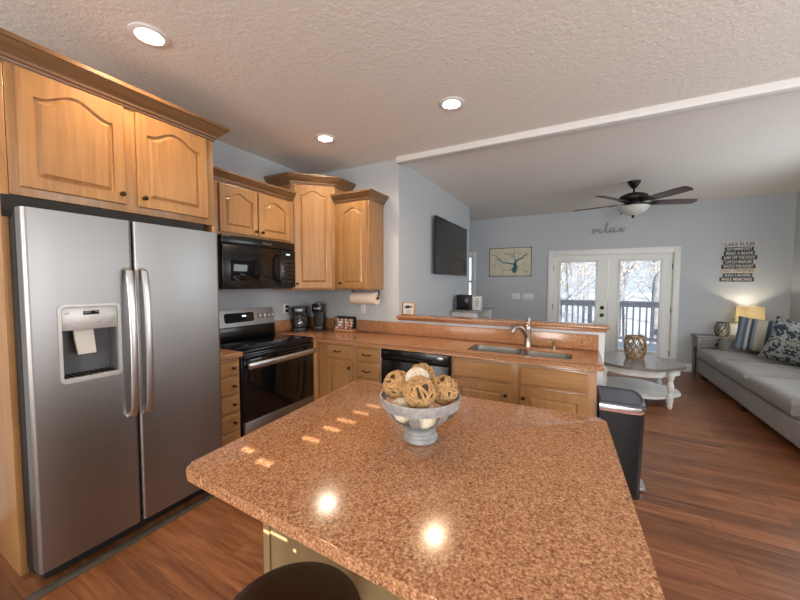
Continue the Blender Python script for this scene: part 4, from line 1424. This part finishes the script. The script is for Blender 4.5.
def cushion(x0, x1, y0, y1, z0, z1, r=.05, puff=.02):
    m = MB()
    nx, ny = 14, 14
    top = []; bot = []
    def P(u, v_, s_):
        # superellipse-like roundness
        x = x0 + (x1 - x0) * u; y = y0 + (y1 - y0) * v_
        e = max(abs(2 * u - 1), abs(2 * v_ - 1))
        edge = lambda w: 1 - max(0, (abs(2 * w - 1) - (1 - .16)) / .16) ** 2.2
        k = min(1, max(0, edge(u))) * min(1, max(0, edge(v_)))
        zm = (z0 + z1) / 2
        hz = (z1 - z0) / 2
        dome = puff * sin(pi * u) * sin(pi * v_)
        return (x, y, zm + s_ * (hz * (.55 + .45 * k ** .5) + (dome if s_ > 0 else 0)))
    g = [[[m.bm.verts.new(P(i / nx, j / ny, s_)) for i in range(nx + 1)] for j in range(ny + 1)] for s_ in (1, -1)]
    for t_ in (0, 1):
        for j in range(ny):
            for i in range(nx):
                q = (g[t_][j][i], g[t_][j][i + 1], g[t_][j + 1][i + 1], g[t_][j + 1][i])
                m.bm.faces.new(q if t_ == 0 else q[::-1])
    ring = [(0, i) for i in range(nx)] + [(j, nx) for j in range(ny)] + [(ny, i) for i in range(nx, 0, -1)] + [(j, 0) for j in range(ny, 0, -1)]
    for k in range(len(ring)):
        a, b_ = ring[k], ring[(k + 1) % len(ring)]
        m.bm.faces.new((g[1][a[0]][a[1]], g[1][b_[0]][b_[1]], g[0][b_[0]][b_[1]], g[0][a[0]][a[1]]))
    return m


MB().box(.015, 1.10, -1.5, 1.5, .085, .30, .02).build('sofa_base', M['sofa'], sf)
YC = [1.49, .60, -.25, -1.22]
for k in range(3):
    ya, yb_ = YC[k + 1] + .004, YC[k] - .004
    c = cushion(-.01, .78, ya, yb_, .302, .475, puff=.028).build('seat_cushion', M['sofa'], sf, angle=60)
MB().box(.24, 1.08, 1.25, 1.5, .302, .66, .05, 4).build('armrest', M['sofa'], sf)
MB().box(.10, 1.08, -1.5, -1.23, .302, .66, .05, 4).build('armrest', M['sofa'], sf)
MB().box(.86, 1.12, -1.49, 1.49, .30, .84, .05, 4).build('backrest', M['sofaback'], sf)
for k in range(3):
    ya, yb_ = (1.24, .45, -.38, -1.22)[k + 1] + .004, (1.24, .45, -.38, -1.22)[k] - .004
    c = cushion(-.24, .24, -(yb_ - ya) / 2, (yb_ - ya) / 2, -.085, .085, puff=.05)
    o = c.build('back_cushion', M['sofaback'], sf, angle=60)
    o.location = (.80, (ya + yb_) / 2, .735); o.rotation_euler = (0, radians(-80), 0)
for y in (-1.37, -.05, 1.37):
    for x in (.07, 1.03):
        MB().lathe([(0, 0), (.020, 0), (.034, .03), (.036, .06), (.028, .086), (0, .086)], (x, y, 0), 16).build('leg', M['sofaleg'], sf)


def pillow(label, mat, loc, rot, s_=.26, th=.085, cat='pillow'):
    m = MB(); n = 18
    G = []
    for sg_ in (-1, 1):
        g = []
        for j in range(n + 1):
            row = []
            for i in range(n + 1):
                u, v_ = 2 * i / n - 1, 2 * j / n - 1
                k = (1 - abs(u) ** 2.4) * (1 - abs(v_) ** 2.4)
                pin = 1 - .07 * (1 - v_ * v_) * abs(u) ** 3; pin2 = 1 - .07 * (1 - u * u) * abs(v_) ** 3
                row.append(m.bm.verts.new((u * s_ * pin, sg_ * (th * max(0, k) ** .55 + .004), v_ * s_ * pin2)))
            g.append(row)
        G.append(g)
    for t_ in (0, 1):
        for j in range(n):
            for i in range(n): m.bm.faces.new((G[t_][j][i], G[t_][j][i + 1], G[t_][j + 1][i + 1], G[t_][j + 1][i]))
    ring = [(0, i) for i in range(n)] + [(j, n) for j in range(n)] + [(n, i) for i in range(n, 0, -1)] + [(j, 0) for j in range(n, 0, -1)]
    for k in range(len(ring)):
        a, b_ = ring[k], ring[(k + 1) % len(ring)]
        m.bm.faces.new((G[0][a[0]][a[1]], G[0][b_[0]][b_[1]], G[1][b_[0]][b_[1]], G[1][a[0]][a[1]]))
    o = m.build('throw_pillow', mat, loc=loc, rot=rot, angle=80)
    return tag(o, label, cat)


pillow('blue and cream striped throw pillow at the far end of the sofa', M['stripe'], (2.215, 6.46, .765), (radians(-18), radians(5), radians(-22)), .245)
pillow('dark blue damask throw pillow in front of the striped pillow', M['damask'], (2.38, 5.93, .75), (radians(-18), radians(10), radians(-42)), .285, .10)

# ---------------------------------------------------------------- end table, lamp, vase
et = thing('end_table', 'grey end table with a drawer between the sofa and the far wall', 'end table', (2.08, 7.055, 0))
MB().box(-.43, .43, -.165, .165, .63, .66, .005).build('tabletop', M['endtable'], et)
MB().box(-.405, .405, -.145, .155, .46, .63, .003).build('table_case', M['endtable'], et)
q = MB().slab(-.385, .475, .37, .14, -.145, .014).build('drawer', M['endtable'], et); knob(q, -.2, -.159, .545, r=.02)
q = MB().slab(.015, .475, .37, .14, -.145, .014).build('drawer', M['endtable'], et); knob(q, .2, -.159, .545, r=.02)
for sx in (-.38, .38):
    for sy in (-.12, .13): MB().box(sx - .02, sx + .02, sy - .02, sy + .02, 0, .46, .003).build('leg', M['endtable'], et)
lattice_jar('glass_globe', 'brown wire globe candle holder on the end table', (1.985, 7.04, .6605), .088, .22, M['wirebrown'], 5)

tl = thing('table_lamp', 'lit table lamp with cream drum shade behind the sofa arm', 'lamp', (2.30, 7.05, .6605))
MB().lathe([(0, 0), (.07, 0), (.07, .012), (.03, .03), (.045, .08), (.05, .12), (.03, .17), (.012, .19), (.010, .25), (0, .25)], seg=26).build('lamp_base', M['endtable'], tl)
MB().lathe([(.160, .235), (.162, .235), (.152, .475), (.150, .475)], seg=44, close=True).build('lamp_shade', M['shade'], tl)
MB().sphere((0, 0, .335), .028, 14, 10).build('light_bulb', M['bulb'], tl)
hp = MB().cyl((0, 0, .25), (0, 0, .305), .009, seg=10)
hp.cyl((0, 0, .36), (0, 0, .49), .003, seg=6)
for k in range(3):
    a = 2 * pi * k / 3
    hp.cyl((0, 0, .47), (.150 * cos(a), .150 * sin(a), .47), .002, seg=5)
hp.sphere((0, 0, .492), .008, 10, 8)
hp.build('harp', M['nickel'], tl)
l = lamp('table_lamp_light', 'POINT', (2.30, 7.05, .6605 + .36), 12, (1, .84, .62), size=.03)
l.parent = tl; l.matrix_parent_inverse = Matrix.Translation((-2.30, -7.05, -.6605))
